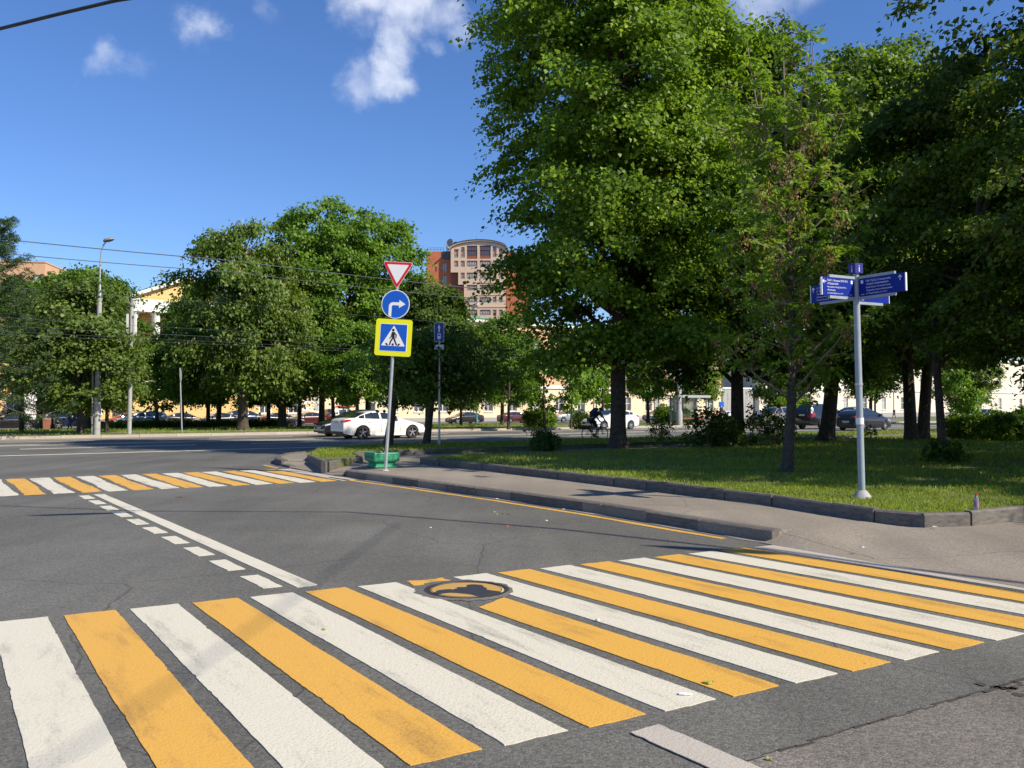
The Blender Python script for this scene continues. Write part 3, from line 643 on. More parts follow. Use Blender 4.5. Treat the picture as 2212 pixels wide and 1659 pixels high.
# ash-leaved maple with dry seed keys: open crown of bare twigs and feather leaves
def ash_tree():
    r = np.random.default_rng(21); rr = random.Random(21); mb = MB(); tips = []; 
    hs = np.linspace(0, 6.6, 12); ax = lambda h: np.array([.10 * math.sin(h * .9) + .02 * h, .05 * math.cos(h * .8), h])
    tk = MB(); tk.tube([tuple(ax(h)) for h in hs], [.115 * (1.35 if i == 0 else 1) * (1 - .75 * h / 6.6) for i, h in enumerate(hs)], 10)
    me_t = tk.mesh('trunk', M_BARK, 60)
    for k in range(30):
        h0 = 1.45 + 5.05 * (k / 30) + rr.uniform(-.1, .1); az = k * 2.4 + rr.uniform(-.4, .4); up = rr.uniform(.35, 1.0) + (h0 > 4.6) * .8
        ln = rr.uniform(1.5, 2.3) + (h0 > 5) * .6
        d = np.array([math.cos(az), math.sin(az), up]); d /= np.linalg.norm(d); pts = [ax(h0)]
        for s in range(6):
            dd = d + np.array([0, 0, .10 * s]) + r.normal(0, .13, 3); pts.append(pts[-1] + dd / np.linalg.norm(dd) * ln / 6)
        mb.tube([tuple(p) for p in pts], [.032 * (1 - .13 * i) * (1.2 - h0 * .08) for i in range(7)], 5, cap=False)
        tips += pts[2:]
        for j in range(2, 7):
            for q in range(2):
                e = pts[j] + np.array([rr.gauss(0, .33), rr.gauss(0, .33), rr.uniform(-.05, .42)])
                mb.tube([tuple(pts[j]), tuple((pts[j] + e) / 2 + np.array([0, 0, -.03])), tuple(e)], [.011, .009, .005], 3, cap=False); tips.append(e)
    for sx, sy, zt in ((-1.1, 0, 8.9), (.05, .1, 9.4), (.75, -.1, 9.2), (-.5, .3, 8.6)):
        st = ax(5.6); pts = [st * (1 - s) + np.array([sx, sy, zt]) * s + np.array([sx, sy, 0]) * .18 * math.sin(s * 3.14) for s in np.linspace(0, 1, 8)]
        mb.tube([tuple(p) for p in pts], [.03 * (1 - .85 * s) + .004 for s in np.linspace(0, 1, 8)], 5, cap=False); tips += pts[3:] + pts[4:]
    me_b = mb.mesh('branches', M_TWIG, 60)
    tips = np.array(tips) + r.normal(0, .10, (len(tips), 3)); n = len(tips); V = []; F = []; TN = []; off = 0
    # feather leaves: 4 per tip, 7 leaflets each
    for rep in range(4):
        az = r.uniform(0, 6.28, n); ax_ = np.stack([np.cos(az), np.sin(az), r.uniform(-1.1, .5, n)], -1); ax_ = norm(ax_)
        sd = norm(np.cross(ax_, np.array([0, 0, 1.0])))
        for s, sg in ((.25, 1), (.25, -1), (.5, 1), (.5, -1), (.75, 1), (.75, -1), (.95, 0)):
            P = tips + ax_ * (.20 * s) - np.array([0, 0, .05]) * s * s
            a2 = ax_ * .6 + sd * sg * .9 + np.array([0, 0, -.15]) + r.normal(0, .12, (n, 3))
            v, f = leaf_geo(P, a2 + r.normal(0, .25, (n, 3)), np.array([0, 0, .6]) + r.normal(0, .6, (n, 3)), r.uniform(.10, .16, n), r.uniform(.026, .038, n)); V.append(v); F.append(f + off); off += len(v)
            TN.append(np.repeat(np.clip(.5 + r.normal(0, .2, n), 0, 1), 4))
    me_c = np_mesh('crown', np.concatenate(V), np.concatenate(F), M_ASH, np.concatenate(TN))
    sel = r.choice(n, 150, replace=False); P = tips[sel]; P = P[P[:, 2] < 7.2]; m_ = len(P)
    q = np.repeat(P, 34, 0) + r.normal(0, 1, (m_ * 34, 3)) * np.array([.06, .06, .11]) - np.array([0, 0, .13])
    v, f = leaf_geo(q, np.array([0, 0, -1.0]) + r.normal(0, .35, q.shape), r.normal(0, 1, q.shape), np.full(len(q), .055), np.full(len(q), .014))
    me_s = np_mesh('seed_keys', v, f, M_SEED, np.repeat(np.clip(r.normal(.5, .25, len(q)), 0, 1), 4))
    return {'trunk': me_t, 'branches': me_b, 'crown': me_c}, me_s
T, ms_ = ash_tree()
put_tree('ash_leaved_maple', T, at(1702, 18.3, LZ), R(30), 1, 'slender open tree hung with dry brown seed clusters beside the fingerpost', 'trees on the near lawn', extra=[('seed_keys', ms_)])

# small trees on the roadside strip behind the planter
T = gen_tree(18, 4.2, 1.85, 1.4, ROUND, nclus=170, nl=70, leaf=.15, tr=.14, spr=(.6, .5, .26), lean=(.55, .2), m_leaf=M_DARKL, nlimb=12, flare=1.3, droop=.25)
put_tree('small_tree', T, at(921, 32.4, LZ), 0, 1, 'small multi-stemmed dark tree behind the bus lane sign post', 'small trees on the roadside strip')
T2 = gen_tree(19, 3.9, 2.2, .85, ROUND, nclus=70, nl=60, leaf=.14, tr=.17, spr=(.5, .45, .24), lean=(.5, 0), m_leaf=M_DARKL, nlimb=10, flare=1.2)
put_tree('small_tree', T2, at(838, 30.9, LZ), 0, 1, 'small stubby tree with thick dark stem right behind the traffic sign post', 'small trees on the roadside strip')

# far verge: prototypes
P1 = gen_tree(31, 12.5, 3.1, 3.6, ROUND, nclus=620, nl=60, leaf=.26, tr=.26, spr=(.95, .8, .42), m_leaf=M_MAPLE, nlimb=18, twigs=False)
P2 = gen_tree(32, 11.0, 2.2, 3.2, TALL, nclus=620, nl=60, leaf=.23, tr=.2, spr=(.8, .7, .4), m_leaf=M_BIRCH, nlimb=16, twigs=False)
P3 = gen_tree(33, 12.2, 2.6, 3.9, [(0, .5), (.1, .8), (.3, 1), (.6, .98), (.8, .8), (.93, .5), (1, .15)], nclus=720, nl=62, leaf=.25, asp=.34, tr=.36, spr=(.8, .7, .34), m_leaf=M_CHEST, nlimb=18, twigs=False, droop=.45, flare=1.5)
r_ = np.random.default_rng(8); Cc = P3['C']; Cc = Cc[Cc[:, 2] > 4.0]; q = np.repeat(Cc, 2, 0) + r_.normal(0, .3, (len(Cc) * 2, 3)) * np.array([1, 1, .4]) + np.array([0, 0, .05])
v_, f_ = leaf_geo(q, np.array([0, 0, 1.0]) + r_.normal(0, .25, q.shape), r_.normal(0, 1, q.shape), r_.uniform(.14, .24, len(q)), np.full(len(q), .05)); FLW = np_mesh('flower_spikes', v_, f_, M_FLOWER, np.repeat(r_.uniform(0, 1, len(q)), 4))
P4 = gen_tree(34, 14.8, 3.2, 4.3, [(0, .4), (.15, .8), (.35, 1), (.62, 1), (.8, .8), (.92, .5), (1, .2)], nclus=820, nl=62, leaf=.24, tr=.25, spr=(.85, .7, .3), m_leaf=M_MAPLE, nlimb=20, twigs=False, lump=.36, bough=1.1)
P5 = gen_tree(35, 6.2, 1.7, 1.9, LOOSE, nclus=120, nl=60, leaf=.24, tr=.11, spr=(.65, .55, .3), m_leaf=M_MAPLE, nlimb=10, twigs=False, flare=1.2)
P6 = gen_tree(36, 13.0, 2.6, 3.7, [(0, .6), (.1, .9), (.3, 1.02), (.55, .95), (.75, .78), (.9, .5), (1, .12)], nclus=560, nl=80, leaf=.26, tr=.25, spr=(.75, .65, .34), m_leaf=M_SHRUB, nlimb=18, twigs=False, lump=.14)
def far(name, P, px, Z, top, label, group='trees on the far verge', rz=0, sxy=1.0, extra=(), H=None):
    v = iMV(at(px, Z))[1]; z0 = fz(v)
    want = (HOR - top) / FPX * Z + CAM_H - z0
    full = max(p.co.z for p in P['crown'].vertices) if H is None else H
    s = want / full
    return put_tree(name, P, at(px, Z, z0 - .03), rz, (s * sxy, s * sxy, s), label, group, extra=extra)
HT = {id(P): float(max(v.co.z for v in P['crown'].vertices)) for P in (P1, P2, P3, P4, P5, P6)}
fx = [(P3, 'horse_chestnut', 525, 58, 462, 'horse chestnut with thick flared trunk and pale flower spikes, sunlit on the grass', .84, [('flower_spikes', FLW)], 10),
      (P3, 'horse_chestnut', 610, 63, 560, 'horse chestnut with flower spikes, just beside the thicker-trunked chestnut', .9, [('flower_spikes', FLW)], 200),
      (P4, 'maple_tree', 695, 66, 418, 'tall maple with ragged top standing behind the give-way sign', .80, [], 60),
      (P4, 'maple_tree', 795, 70, 440, 'tall maple beside the brick tower block, with wide rounded top', .84, [], 170),
      (P6, 'dense_tree', 925, 62, 592, 'dense rounded dark green tree behind the blue bus lane sign', 1.05, [], 20),
      (P1, 'pruned_tree', 772, 60, 690, 'forked tree with sawn stub behind the white saloon', .95, [], 90),
      (P1, 'verge_tree', 395, 62, 690, 'leafy verge tree behind the edge-on road sign', 1.0, [], 30),
      (P6, 'verge_tree', 450, 72, 590, 'dense verge tree behind the two parked black saloons', .72, [], 140),
      (P2, 'birch_tree', 175, 48.5, 588, 'birch with pale straight trunk just beside the tall street lamp', 1.15, [], 0),
      (P2, 'birch_tree', 232, 52, 625, 'birch with light foliage between the street lamp and the camera mast', .72, [], 100),
      (P1, 'verge_tree', 190, 66, 560, 'broad tree behind the street lamp, with thick dark trunk', .85, [], 250),
      (P1, 'verge_tree', 85, 66, 575, 'broad tree in front of the brick low wall by the entrance porch', .95, [], 160),
      (P5, 'young_tree', 1177, 63, 745, 'young forked tree in the sun beside the cut round bush', 1.0, [], 40),
      (P5, 'young_tree', 1233, 62, 735, 'young thin tree beside the parked silver off-roader', .75, [], 200),
      (P1, 'verge_tree', 1099, 60, 712, 'bright green verge tree with leafy sprout at its foot', .8, [], 300),
      (P1, 'verge_tree', 1085, 74, 668, 'verge tree in front of the parked maroon saloon', .85, [], 80),
      (P6, 'leaning_tree', 996, 73, 700, 'verge tree with leaning trunk by the teal lamp post', .7, [], 15),
      (P5, 'young_tree', 1304, 78, 760, 'thin young tree behind the white fastback', 1.0, [], 10),
      (P2, 'verge_tree', 1700, 92, 700, 'pale green tree in front of the white building behind the beige crossover', .9, [], 10),
      (P1, 'verge_tree', 1500, 84, 720, 'verge tree behind the bus shelter', .9, [], 110),
      (P1, 'verge_tree', 1880, 88, 690, 'verge tree beside the traffic light mast', .9, [], 210),
      (P2, 'verge_tree', 2090, 84, 690, 'verge tree behind the grey saloon driving past the thickets', 1.0, [], 310),
      (P1, 'verge_tree', 1400, 86, 700, 'verge tree behind the green parked estate', .9, [], 10),
      (P5, 'young_tree', 341, 70, 720, 'thin young tree in front of the yellow portico', 1.0, [], 60),
      (P5, 'young_tree', 472, 78, 640, 'thin young tree between the black saloons and the yellow facade', 1.1, [], 160),
      (P6, 'verge_tree', 580, 76, 640, 'dark tree close to the standing man by the parked cars', .85, [], 260),
      (P1, 'verge_tree', 647, 68, 640, 'verge tree in front of the maroon parked saloon', .8, [], 220),
      (P5, 'young_tree', 722, 76, 690, 'thin young tree in front of the parked dark off-roader with red roof load', 1.1, [], 20),
      (P5, 'young_tree', 2063, 50, 790, 'thin tree among the thickets by the main road', .9, [], 220)]
for P, nm, px, Z, top, lab, sxy, ex, rz in fx: far(nm, P, px, Z, top, lab, rz=R(rz), sxy=sxy, extra=ex, H=HT[id(P)])

# larch at the left edge: tiers of sweeping boughs with upturned tips
def larch():
    r = np.random.default_rng(41); mb = MB(); tk = MB(); tk.tube([(0, 0, h) for h in np.linspace(0, 12.6, 8)], [.2 * (1 - h / 13.2) for h in np.linspace(0, 12.6, 8)], 8); me_t = tk.mesh('trunk', M_BARK, 60)
    P = []; DIR = []
    for k in range(64):
        h = 2.0 + 10.4 * (k / 64) ** .95; az = k * 2.39996 + r.uniform(-.2, .2); ln = (4.6 * (1 - h / 13.6) + .5) * r.uniform(.75, 1.15)
        pts = []
        for s in np.linspace(0, 1, 9):
            z = h - .55 * ln * .45 * math.sin(s * 2.2) + .62 * ln * .55 * s ** 2.6
            pts.append(np.array([math.cos(az + .1 * s) * ln * s, math.sin(az + .1 * s) * ln * s, z]))
        mb.tube([tuple(p) for p in pts], [.045 * (1 - .85 * s) for s in np.linspace(0, 1, 9)], 4, cap=False)
        for j in range(2, 9):
            for q in range(3):
                e = pts[j] + np.array([-math.sin(az), math.cos(az), 0]) * r.normal(0, .28) * ln * .25 + np.array([0, 0, -abs(r.normal(0, .12))])
                P.append(e); DIR.append(np.array([math.cos(az), math.sin(az), .2]))
                P.append((e + pts[j]) / 2); DIR.append(np.array([math.cos(az), math.sin(az), .2]))
    me_b = mb.mesh('branches', M_BARK, 60); P = np.array(P); DIR = np.array(DIR)
    v, f, t = spray(r, P, DIR, 15, .3, .2, .10, .17, .12, .1, .15, .5, .2)
    return {'trunk': me_t, 'branches': me_b, 'crown': np_mesh('crown', v, f, M_NEEDLE, t)}
T = larch()
far('larch_tree', T, -14, 44, 440, 'larch with sweeping boughs and upturned tips in front of the tan block', H=12.9)
far('larch_tree', T, 47, 52, 600, 'smaller larch with thin trunk beside the dark iron lamp post', rz=R(100), H=12.9)

# shrubs
def shrub(seed, w, h, n=60, nl=60, leaf=.11, m=None, stems=9, spiky=.0):
    r = np.random.default_rng(seed); mb = MB(); tips = []
    for k in range(stems):
        az = r.uniform(0, 6.28); e = np.array([math.cos(az) * w / 2 * r.uniform(.2, .95), math.sin(az) * w / 2 * r.uniform(.2, .95), h * r.uniform(.6, 1.05)])
        p = [np.array([e[0] * .15, e[1] * .15, 0]) * (1 - s) + e * s + np.array([e[0], e[1], 0]) * -.25 * math.sin(s * 3.14) for s in np.linspace(0, 1, 5)]
        mb.tube([tuple(x) for x in p], [.016 * (1 - .7 * s) for s in np.linspace(0, 1, 5)], 4, cap=False); tips.append(e)
    az = r.uniform(0, 6.28, n); q = r.uniform(.15, 1, n) ** .6; t = r.uniform(.12, 1, n); rr_ = w / 2 * q * np.sin(np.clip(t, .2, .95) * 2.6) ** .5
    C = np.stack([np.cos(az) * rr_, np.sin(az) * rr_, t * h * (1 - .15 * q)], -1); C = np.concatenate([C, np.array(tips)])
    RAD = np.concatenate([norm(C[:, :2] + 1e-3), np.zeros((len(C), 1))], 1)
    v, f, tn = spray(r, C, RAD, nl, .26 * max(w, .8) * .5, .24 * max(w, .8) * .5, .13, leaf, .42, .12, .1, .42)
    return mb.mesh('stems', M_TWIG, 60), np_mesh('foliage', v, f, m or M_SHRUB, tn)
def put_shrub(name, S, loc, label, rz=0, s=1, group='shrubs on the near lawn'):
    o = empty(name, loc, rz, label, 'shrub', group); o.scale = (s, s, s) if not hasattr(s, '__len__') else s
    link('stems', S[0], o); link('foliage', S[1], o); return o
S1 = shrub(1, 1.35, .85, 52, 38, .09); S2 = shrub(2, 1.9, 1.35, 46, 28, .11); S3 = shrub(3, 1.2, 1.25, 26, 26, .09); S4 = shrub(4, 2.6, 1.6, 90, 60, .16, M_LIME)
put_shrub('round_shrub', S1, at(1174, 28.0, LZ), 'low rounded shrub on the lawn to the side of the big lime trunk', 0, .8)
put_shrub('loose_shrub', S2, at(1530, 30.5, LZ), 'large loose shrub beside the straight thick trunk, in front of the bus shelter', 40)
put_shrub('loose_shrub', S1, at(1562, 31.0, LZ), 'dense low shrub at the foot of the straight thick trunk', 80, 1.1)
put_shrub('airy_shrub', S3, at(1648, 31.0, LZ), 'airy twiggy shrub in front of the beige crossover', 10, 1.2)
put_shrub('airy_shrub', S3, at(1680, 32.0, LZ), 'thin shrub beside the seed-hung tree trunk', 70, 1.0)
put_shrub('sapling', S3, at(1427, 33.0, LZ), 'little sapling beside the lime trunk on the lawn edge', 100, .85)
put_shrub('thicket', S4, at(2085, 37, LZ), 'sunny leafy thicket behind the slim trunk with basal shoots', 0, .68)
put_shrub('thicket', S4, at(2170, 35, LZ), 'sunny leafy thicket at the far end of the lawn', 90, .75)
put_shrub('thicket', S4, at(2245, 38, LZ), 'tall leafy thicket past the grey saloon', 200, .85)
put_shrub('low_shrub', S3, at(1880, 37, LZ), 'low twiggy plant by the footpath in front of the dark hatchback', 30, .5)
put_shrub('clipped_bush', S1, at(1255, 66, .05), 'rounded bush on the far verge beside the silver off-roader', 0, 1.5, 'shrubs on the far verge')
put_shrub('leafy_bush', S4, at(1165, 66, .05), 'leafy bush at the foot of the young forked tree on the far verge', 60, .9, 'shrubs on the far verge')
put_shrub('leafy_bush', S4, at(1712, 84, -.1), 'big pale bush behind the beige crossover', 60, 1.6, 'shrubs on the far verge')
put_shrub('leafy_bush', S4, at(1452, 82, -.1), 'tall bush between the green estate and the shelter', 60, 1.2, 'shrubs on the far verge')
# low dark hedge in front of the parked cars
r_ = np.random.default_rng(61); n_ = 700; uu = r_.uniform(MU(222, 74), MU(600, 74), n_); vv_ = r_.uniform(71, 78, n_); C = np.array([tuple(MV(a, b, fz(b) + c)) for a, b, c in zip(uu, vv_, r_.uniform(.1, .62, n_))])
v_, f_, t_ = spray(r_, C, norm(r_.normal(0, 1, (n_, 3))), 40, .5, .5, .16, .17, tone0=.25)
o = link('groundcover_hedge', np_mesh('groundcover_hedge', v_, f_, M_SHRUB, t_)); tag(o, 'low dark mass of ground cover under the verge trees', 'hedge', kind='stuff')

# grass
def inside(poly, x, y):
    n = len(poly); c = np.zeros(len(x), bool); j = n - 1
    for i in range(n):
        xi, yi = poly[i]; xj, yj = poly[j]
        t = ((yi > y) != (yj > y)) & (x < (xj - xi) * (y - yi) / (yj - yi + 1e-9) + xi); c ^= t; j = i
    return c
def grass(name, poly, bands, label, z, f=UV, zf=None):
    r = np.random.default_rng(77); V = []; F = []; TN = []; off = 0
    for u0, u1, v0, v1, dens, h in bands:
        n = int((u1 - u0) * (v1 - v0) * dens); u = r.uniform(u0, u1, n); v = r.uniform(v0, v1, n); k = inside(poly, u, v) if poly else np.ones(n, bool); u, v = u[k], v[k]; n = len(u)
        if n:
            nz_ = .5 + .25 * np.sin(u * 2.3 + 1.7 * np.sin(v * 1.9)) + .25 * np.sin(v * 3.1 + 1.3 * np.sin(u * 2.7)); k = r.uniform(0, 1, n) < .45 + .75 * nz_; u, v = u[k], v[k]; n = len(u)
        if not n: continue
        P = np.array(f(0, 0)) * 0 + np.stack([u * f(1, 0).x + v * f(0, 1).x, u * f(1, 0).y + v * f(0, 1).y, (np.full(n, z) if zf is None else np.array([zf(a) for a in v]))], -1)
        patch = .5 + .5 * np.sin(u * 1.3 + 2 * np.sin(v * .9)) * np.sin(v * 1.1 + u * .4)
        for q in range(2):
            hh = h * r.uniform(.45, 1.25, n) * (.75 + .5 * patch); tone = np.clip(.42 + .22 * patch + r.normal(0, .2, n), 0, 1)
            vv, f2 = leaf_geo(P + r.normal(0, .03, P.shape) * np.array([1, 1, 0]), np.array([0, 0, 1.0]) + r.normal(0, .45, P.shape), r.normal(0, 1, P.shape), hh, hh * .10)
            V.append(vv); F.append(f2 + off); off += len(vv); TN.append(np.repeat(tone, 4))
    me = np_mesh(name, np.concatenate(V), np.concatenate(F), M_GRASS, np.concatenate(TN))
    return tag(link(name, me), label, 'grass', kind='stuff')
grass('grass', lawn_poly, [(10, 13, 6.4, 11, 900, .055), (13, 18, 6.4, 11, 420, .06), (10, 18, 11, 15, 420, .06), (10, 24, 15, 22, 190, .075), (18, 30, 6.4, 15, 150, .08), (24, 46, 12, 26, 70, .11)], 'mown lawn grass in light and shade under the park trees', LZ)
grass('grass', strip_poly, [(8, 14, 23, 30, 300, .075), (14, 26, 23, 32, 160, .09), (26, 60, 24, 34, 50, .12)], 'longer grass on the strip beside the main road', LZ)
grass('grass', None, [(-20, 40, VK + .4, 54, 22, .11), (-22, 45, 55.6, 72, 11, .16)], 'sunny grass of the far verge below the street lamp', .14, MV, fz)

# ------------------------------------------------------------------ buildings
M_YW = mat('yellow_stucco', (.66, .43, .17), (.72, .48, .20), .8, .85, .15, 30)
M_CREAM = mat('cream_stucco', (.70, .56, .36), (.76, .62, .42), .6, .85, .15, 30)
M_APRI = mat('apricot_stucco', (.66, .36, .20), (.72, .42, .25), .7, .85)
M_PALE = mat('pale_stucco', (.70, .62, .48), (.76, .68, .55), .6, .85, .1, 30)
M_TRIM = mat('white_trim', (.74, .72, .68), (.80, .78, .74), 2, .7)
M_PLINTH = mat('grey_plinth', (.30, .29, .28), (.38, .37, .35), 2, .85)
M_GROOF = mat('green_metal_roof', (.03, .18, .09), (.05, .23, .12), 1.2, .45, spec=.5)
M_BRICKR = mat('red_brick', (.46, .13, .055), (.56, .18, .08), 1.5, .85, .2, 20)
M_BRICKW = mat('brown_brick', (.22, .07, .04), (.30, .10, .06), 3, .85)
M_STONE = mat('sand_cladding', (.60, .44, .31), (.66, .50, .36), 1.2, .8)
M_TAN = mat('tan_brick', (.55, .33, .19), (.62, .38, .23), 1.4, .85)
M_WIN = mat('window_glass', (.045, .05, .06), (.09, .09, .10), .6, .06, spec=.8)
M_WINL = mat('curtained_glass', (.30, .29, .27), (.50, .47, .42), .9, .2, spec=.7)
M_WFR = mat('white_window_frame', (.72, .72, .70), None, rough=.5)
M_RFR = mat('red_brown_frame', (.20, .06, .045), None, rough=.5)
M_GPAN = mat('grey_panel', (.20, .20, .21), (.25, .25, .26), 2, .5)
M_DKROOF = mat('dark_metal_roof', (.045, .05, .06), (.07, .075, .085), 1, .45)
M_STEEL = mat('roof_steel', (.40, .42, .45), None, rough=.35, metal=.6)

def facade(name, x0, x1, z0, z1, ops, m, parent, y=0.0, th=.4):
    """front wall with real openings and reveals"""
    xs = sorted({x0, x1} | {round(o[0], 4) for o in ops} | {round(o[1], 4) for o in ops}); zs = sorted({z0, z1} | {round(o[2], 4) for o in ops} | {round(o[3], 4) for o in ops})
    mb = MB()
    for a, b in zip(xs, xs[1:]):
        run = None
        for c, d in zip(zs, zs[1:]):
            mx, mz = (a + b) / 2, (c + d) / 2
            if any(o[0] < mx < o[1] and o[2] < mz < o[3] for o in ops): continue
            mb.add([(a, y, c), (b, y, c), (b, y, d), (a, y, d)], [(0, 1, 2, 3)])
    for o in ops:
        a, b, c, d = o[:4]
        mb.add([(a, y, c), (b, y, c), (b, y, d), (a, y, d), (a, y + th, c), (b, y + th, c), (b, y + th, d), (a, y + th, d)], [(0, 1, 5, 4), (1, 2, 6, 5), (2, 3, 7, 6), (3, 0, 4, 7)])
    me = D.meshes.new(name); me.from_pydata([tuple(v) for v in mb.v], [], mb.f); me.materials.append(m)
    return link(name, me, parent)
WCACHE = {}
def window(parent, x0, x1, z0, z1, y=.2, fm=None, gm=None, nx=2, tz=(.55,), fw=.09, name='window'):
    fm = fm or M_WFR; gm = gm or M_WIN; w, h = x1 - x0, z1 - z0; key = (round(w, 3), round(h, 3), fm.name, gm.name, nx, tz, fw)
    if key not in WCACHE:
        mb = MB(); d = .08
        mb.b2(-w / 2, -w / 2 + fw, 0, d, 0, h); mb.b2(w / 2 - fw, w / 2, 0, d, 0, h); mb.b2(-w / 2 + fw, w / 2 - fw, 0, d, 0, fw); mb.b2(-w / 2 + fw, w / 2 - fw, 0, d, h - fw, h)
        for i in range(1, nx): c = -w / 2 + w * i / nx; mb.b2(c - fw * .5, c + fw * .5, .01, d - .01, fw, h - fw)
        for t in tz: mb.b2(-w / 2 + fw, w / 2 - fw, .015, d - .015, h * t - fw * .4, h * t + fw * .4)
        p = MB(); p.b2(-w / 2 + fw * .5, w / 2 - fw * .5, .04, .055, fw * .5, h - fw * .5)
        WCACHE[key] = (mb.mesh('window', fm), p.mesh('pane', gm))
    a, b = WCACHE[key]; o = link(name, a, parent, ((x0 + x1) / 2, y, z0)); link('pane', b, o); return o
UNIT = MB().box((0, 0, 0), (1, 1, 1)).v
def ubox(name, m, parent, x0, x1, y0, y1, z0, z1):
    key = ('ubox', m.name)
    if key not in WCACHE: WCACHE[key] = MB().box((0, 0, 0), (1, 1, 1)).mesh(name, m)
    o = link(name, WCACHE[key], parent, ((x0 + x1) / 2, (y0 + y1) / 2, (z0 + z1) / 2)); o.scale = (x1 - x0, y1 - y0, z1 - z0); return o
BV, BZ = 104.0, -.37
def bldg(name, px0, px1, label):
    u0, u1 = MU(px0, BV), MU(px1, BV); o = empty(name, MV(u0, BV, BZ), TM, label, 'building'); return o, u0, u1 - u0
# yellow classical building
o, U0, LX = bldg('yellow_building', -160, 668, 'yellow classical building with rusticated ground floor, portico and green roof')
wpx = [-130, -85, -40, 30, 90, 150, 205, 265, 337, 404, 458, 513, 573, 635]; X = [MU(p, BV) - U0 for p in wpx]
ops = []
for x in X: ops += [(x - .65, x + .65, 1.25, 3.15), (x - .6, x + .6, 5.6, 8.0), (x - .55, x + .55, 9.6, 11.6)]
facade('wall', 0, LX, 0, 13.4, ops, M_YW, o)
ubox('wall_side', M_YW, o, LX - .02, LX, .002, 14, 0, 13.4); ubox('wall_core', M_BLACK, o, .3, LX - .3, .5, 14, 0, 13.3)
for a in ops: window(o, *a, gm=M_WIN)
for z in (.55, 1.25, 1.95, 2.65, 3.35):
    e = [0] + [q for x in X for q in ((x - .78, x + .78) if z > 1.1 and z < 3.2 else ())] + [LX]
    for a, b in zip(e[::2], e[1::2]): ubox('joint_band', M_TRIM, o, a, b, -.025, 0, z, z + .07)
for x in X:
    for s in (-1, 1): ubox('window_trim', M_TRIM, o, x + s * .71 - .06, x + s * .71 + .06, -.03, .0, 1.2, 3.2)
    ubox('keystone', M_TRIM, o, x - .16, x + .16, -.05, 0, 3.45, 4.1); ubox('sill', M_TRIM, o, x - .75, x + .75, -.12, 0, 1.12, 1.25); ubox('sill', M_TRIM, o, x - .7, x + .7, -.1, 0, 5.47, 5.6)
ubox('belt_cornice', M_TRIM, o, -.1, LX + .1, -.22, -.002, 4.2, 4.75); ubox('eave_cornice', M_TRIM, o, -.3, LX + .3, -.55, .1, 13.0, 13.55); ubox('plinth', M_PLINTH, o, -.05, LX + .05, -.08, -.002, 0, .5)
mb = MB(); mb.add([(-.5, -.6, 13.56), (LX + .5, -.6, 13.56), (LX + .5, 14.6, 13.56), (-.5, 14.6, 13.56), (6, 7, 15.4), (LX - 6, 7, 15.4)], [(0, 1, 5, 4), (1, 2, 5), (2, 3, 4, 5), (3, 0, 4), (0, 3, 2, 1)]); mb.build('roof', M_GROOF, o)
for s in (.05, .25, .45, .65, .85): ubox('quoin', M_TRIM, o, LX - .9, LX + .02, -.05, 0, .5 + s * 4.2, .5 + s * 4.2 + .5)
# portico
pc = (MU(274, BV - 2) + MU(530, BV - 2)) / 2 - U0; hw = (MU(530, BV - 2) - MU(274, BV - 2)) / 2
ubox('portico_deck', M_YW, o, pc - hw, pc + hw, -2.2, -.225, 0.502, 4.2); ubox('portico_cornice', M_TRIM, o, pc - hw - .2, pc + hw + .2, -2.45, -.226, 4.2, 4.85)
for i in range(6):
    x = pc - hw + .7 + i * (2 * hw - 1.4) / 5; mb = MB(); mb.lathe([(.62, 4.86), (.62, 5.1), (.50, 5.2), (.49, 8), (.43, 12.0), (.55, 12.2), (.62, 12.4)], 18, (x, -1.6, 0), cap=True); mb.build('column', M_TRIM, o, smooth=40)
ubox('entablature', M_TRIM, o, pc - hw - .1, pc + hw + .1, -2.3, -.56, 12.41, 13.7)
mb = MB(); ph_ = 2.7
mb.add([(pc - hw - .3, -2.0, 13.7), (pc + hw + .3, -2.0, 13.7), (pc, -2.0, 13.7 + ph_), (pc - hw - .3, 6, 13.7), (pc + hw + .3, 6, 13.7), (pc, 6, 13.7 + ph_)], [(0, 1, 2), (3, 5, 4), (0, 2, 5, 3), (1, 4, 5, 2)]); mb.build('pediment', M_YW, o)
for s in (-1, 1):
    a = math.atan2(ph_, hw + .3) ; ln = math.hypot(ph_, hw + .3) + .4
    mb = MB(); mb.box((0, 0, 0), (ln, .9, .35), M=Matrix.Rotation(s * a, 3, 'Y')); mb.build('raking_cornice', M_TRIM, o, loc=(pc + s * (hw + .4) / 2, -2.1, 13.7 + ph_ / 2 + .12))
    mb = MB(); mb.box((0, 0, 0), (ln, 8.6, .08), M=Matrix.Rotation(s * a, 3, 'Y')); mb.build('pediment_roof', M_GROOF, o, loc=(pc + s * (hw + .5) / 2, 1.75, 13.7 + ph_ / 2 + .36))
# entrance porch at the left
ex = MU(101, BV - 4) - U0
ubox('porch_wall', M_TRIM, o, ex - 2.0, ex - .75, -4, -.081, 0, 4.1); ubox('porch_wall', M_TRIM, o, ex + .75, ex + 2.0, -4, -.081, 0, 4.1); ubox('porch_lintel', M_PALE, o, ex - .75, ex + .75, -3.98, -.081, 2.6, 4.1); ubox('porch_door', M_BLACK, o, ex - .75, ex + .75, -3.2, -3.1, 0, 2.6); ubox('porch_roof', M_GROOF, o, ex - 2.2, ex + 2.2, -4.3, -.23, 4.1, 4.25)
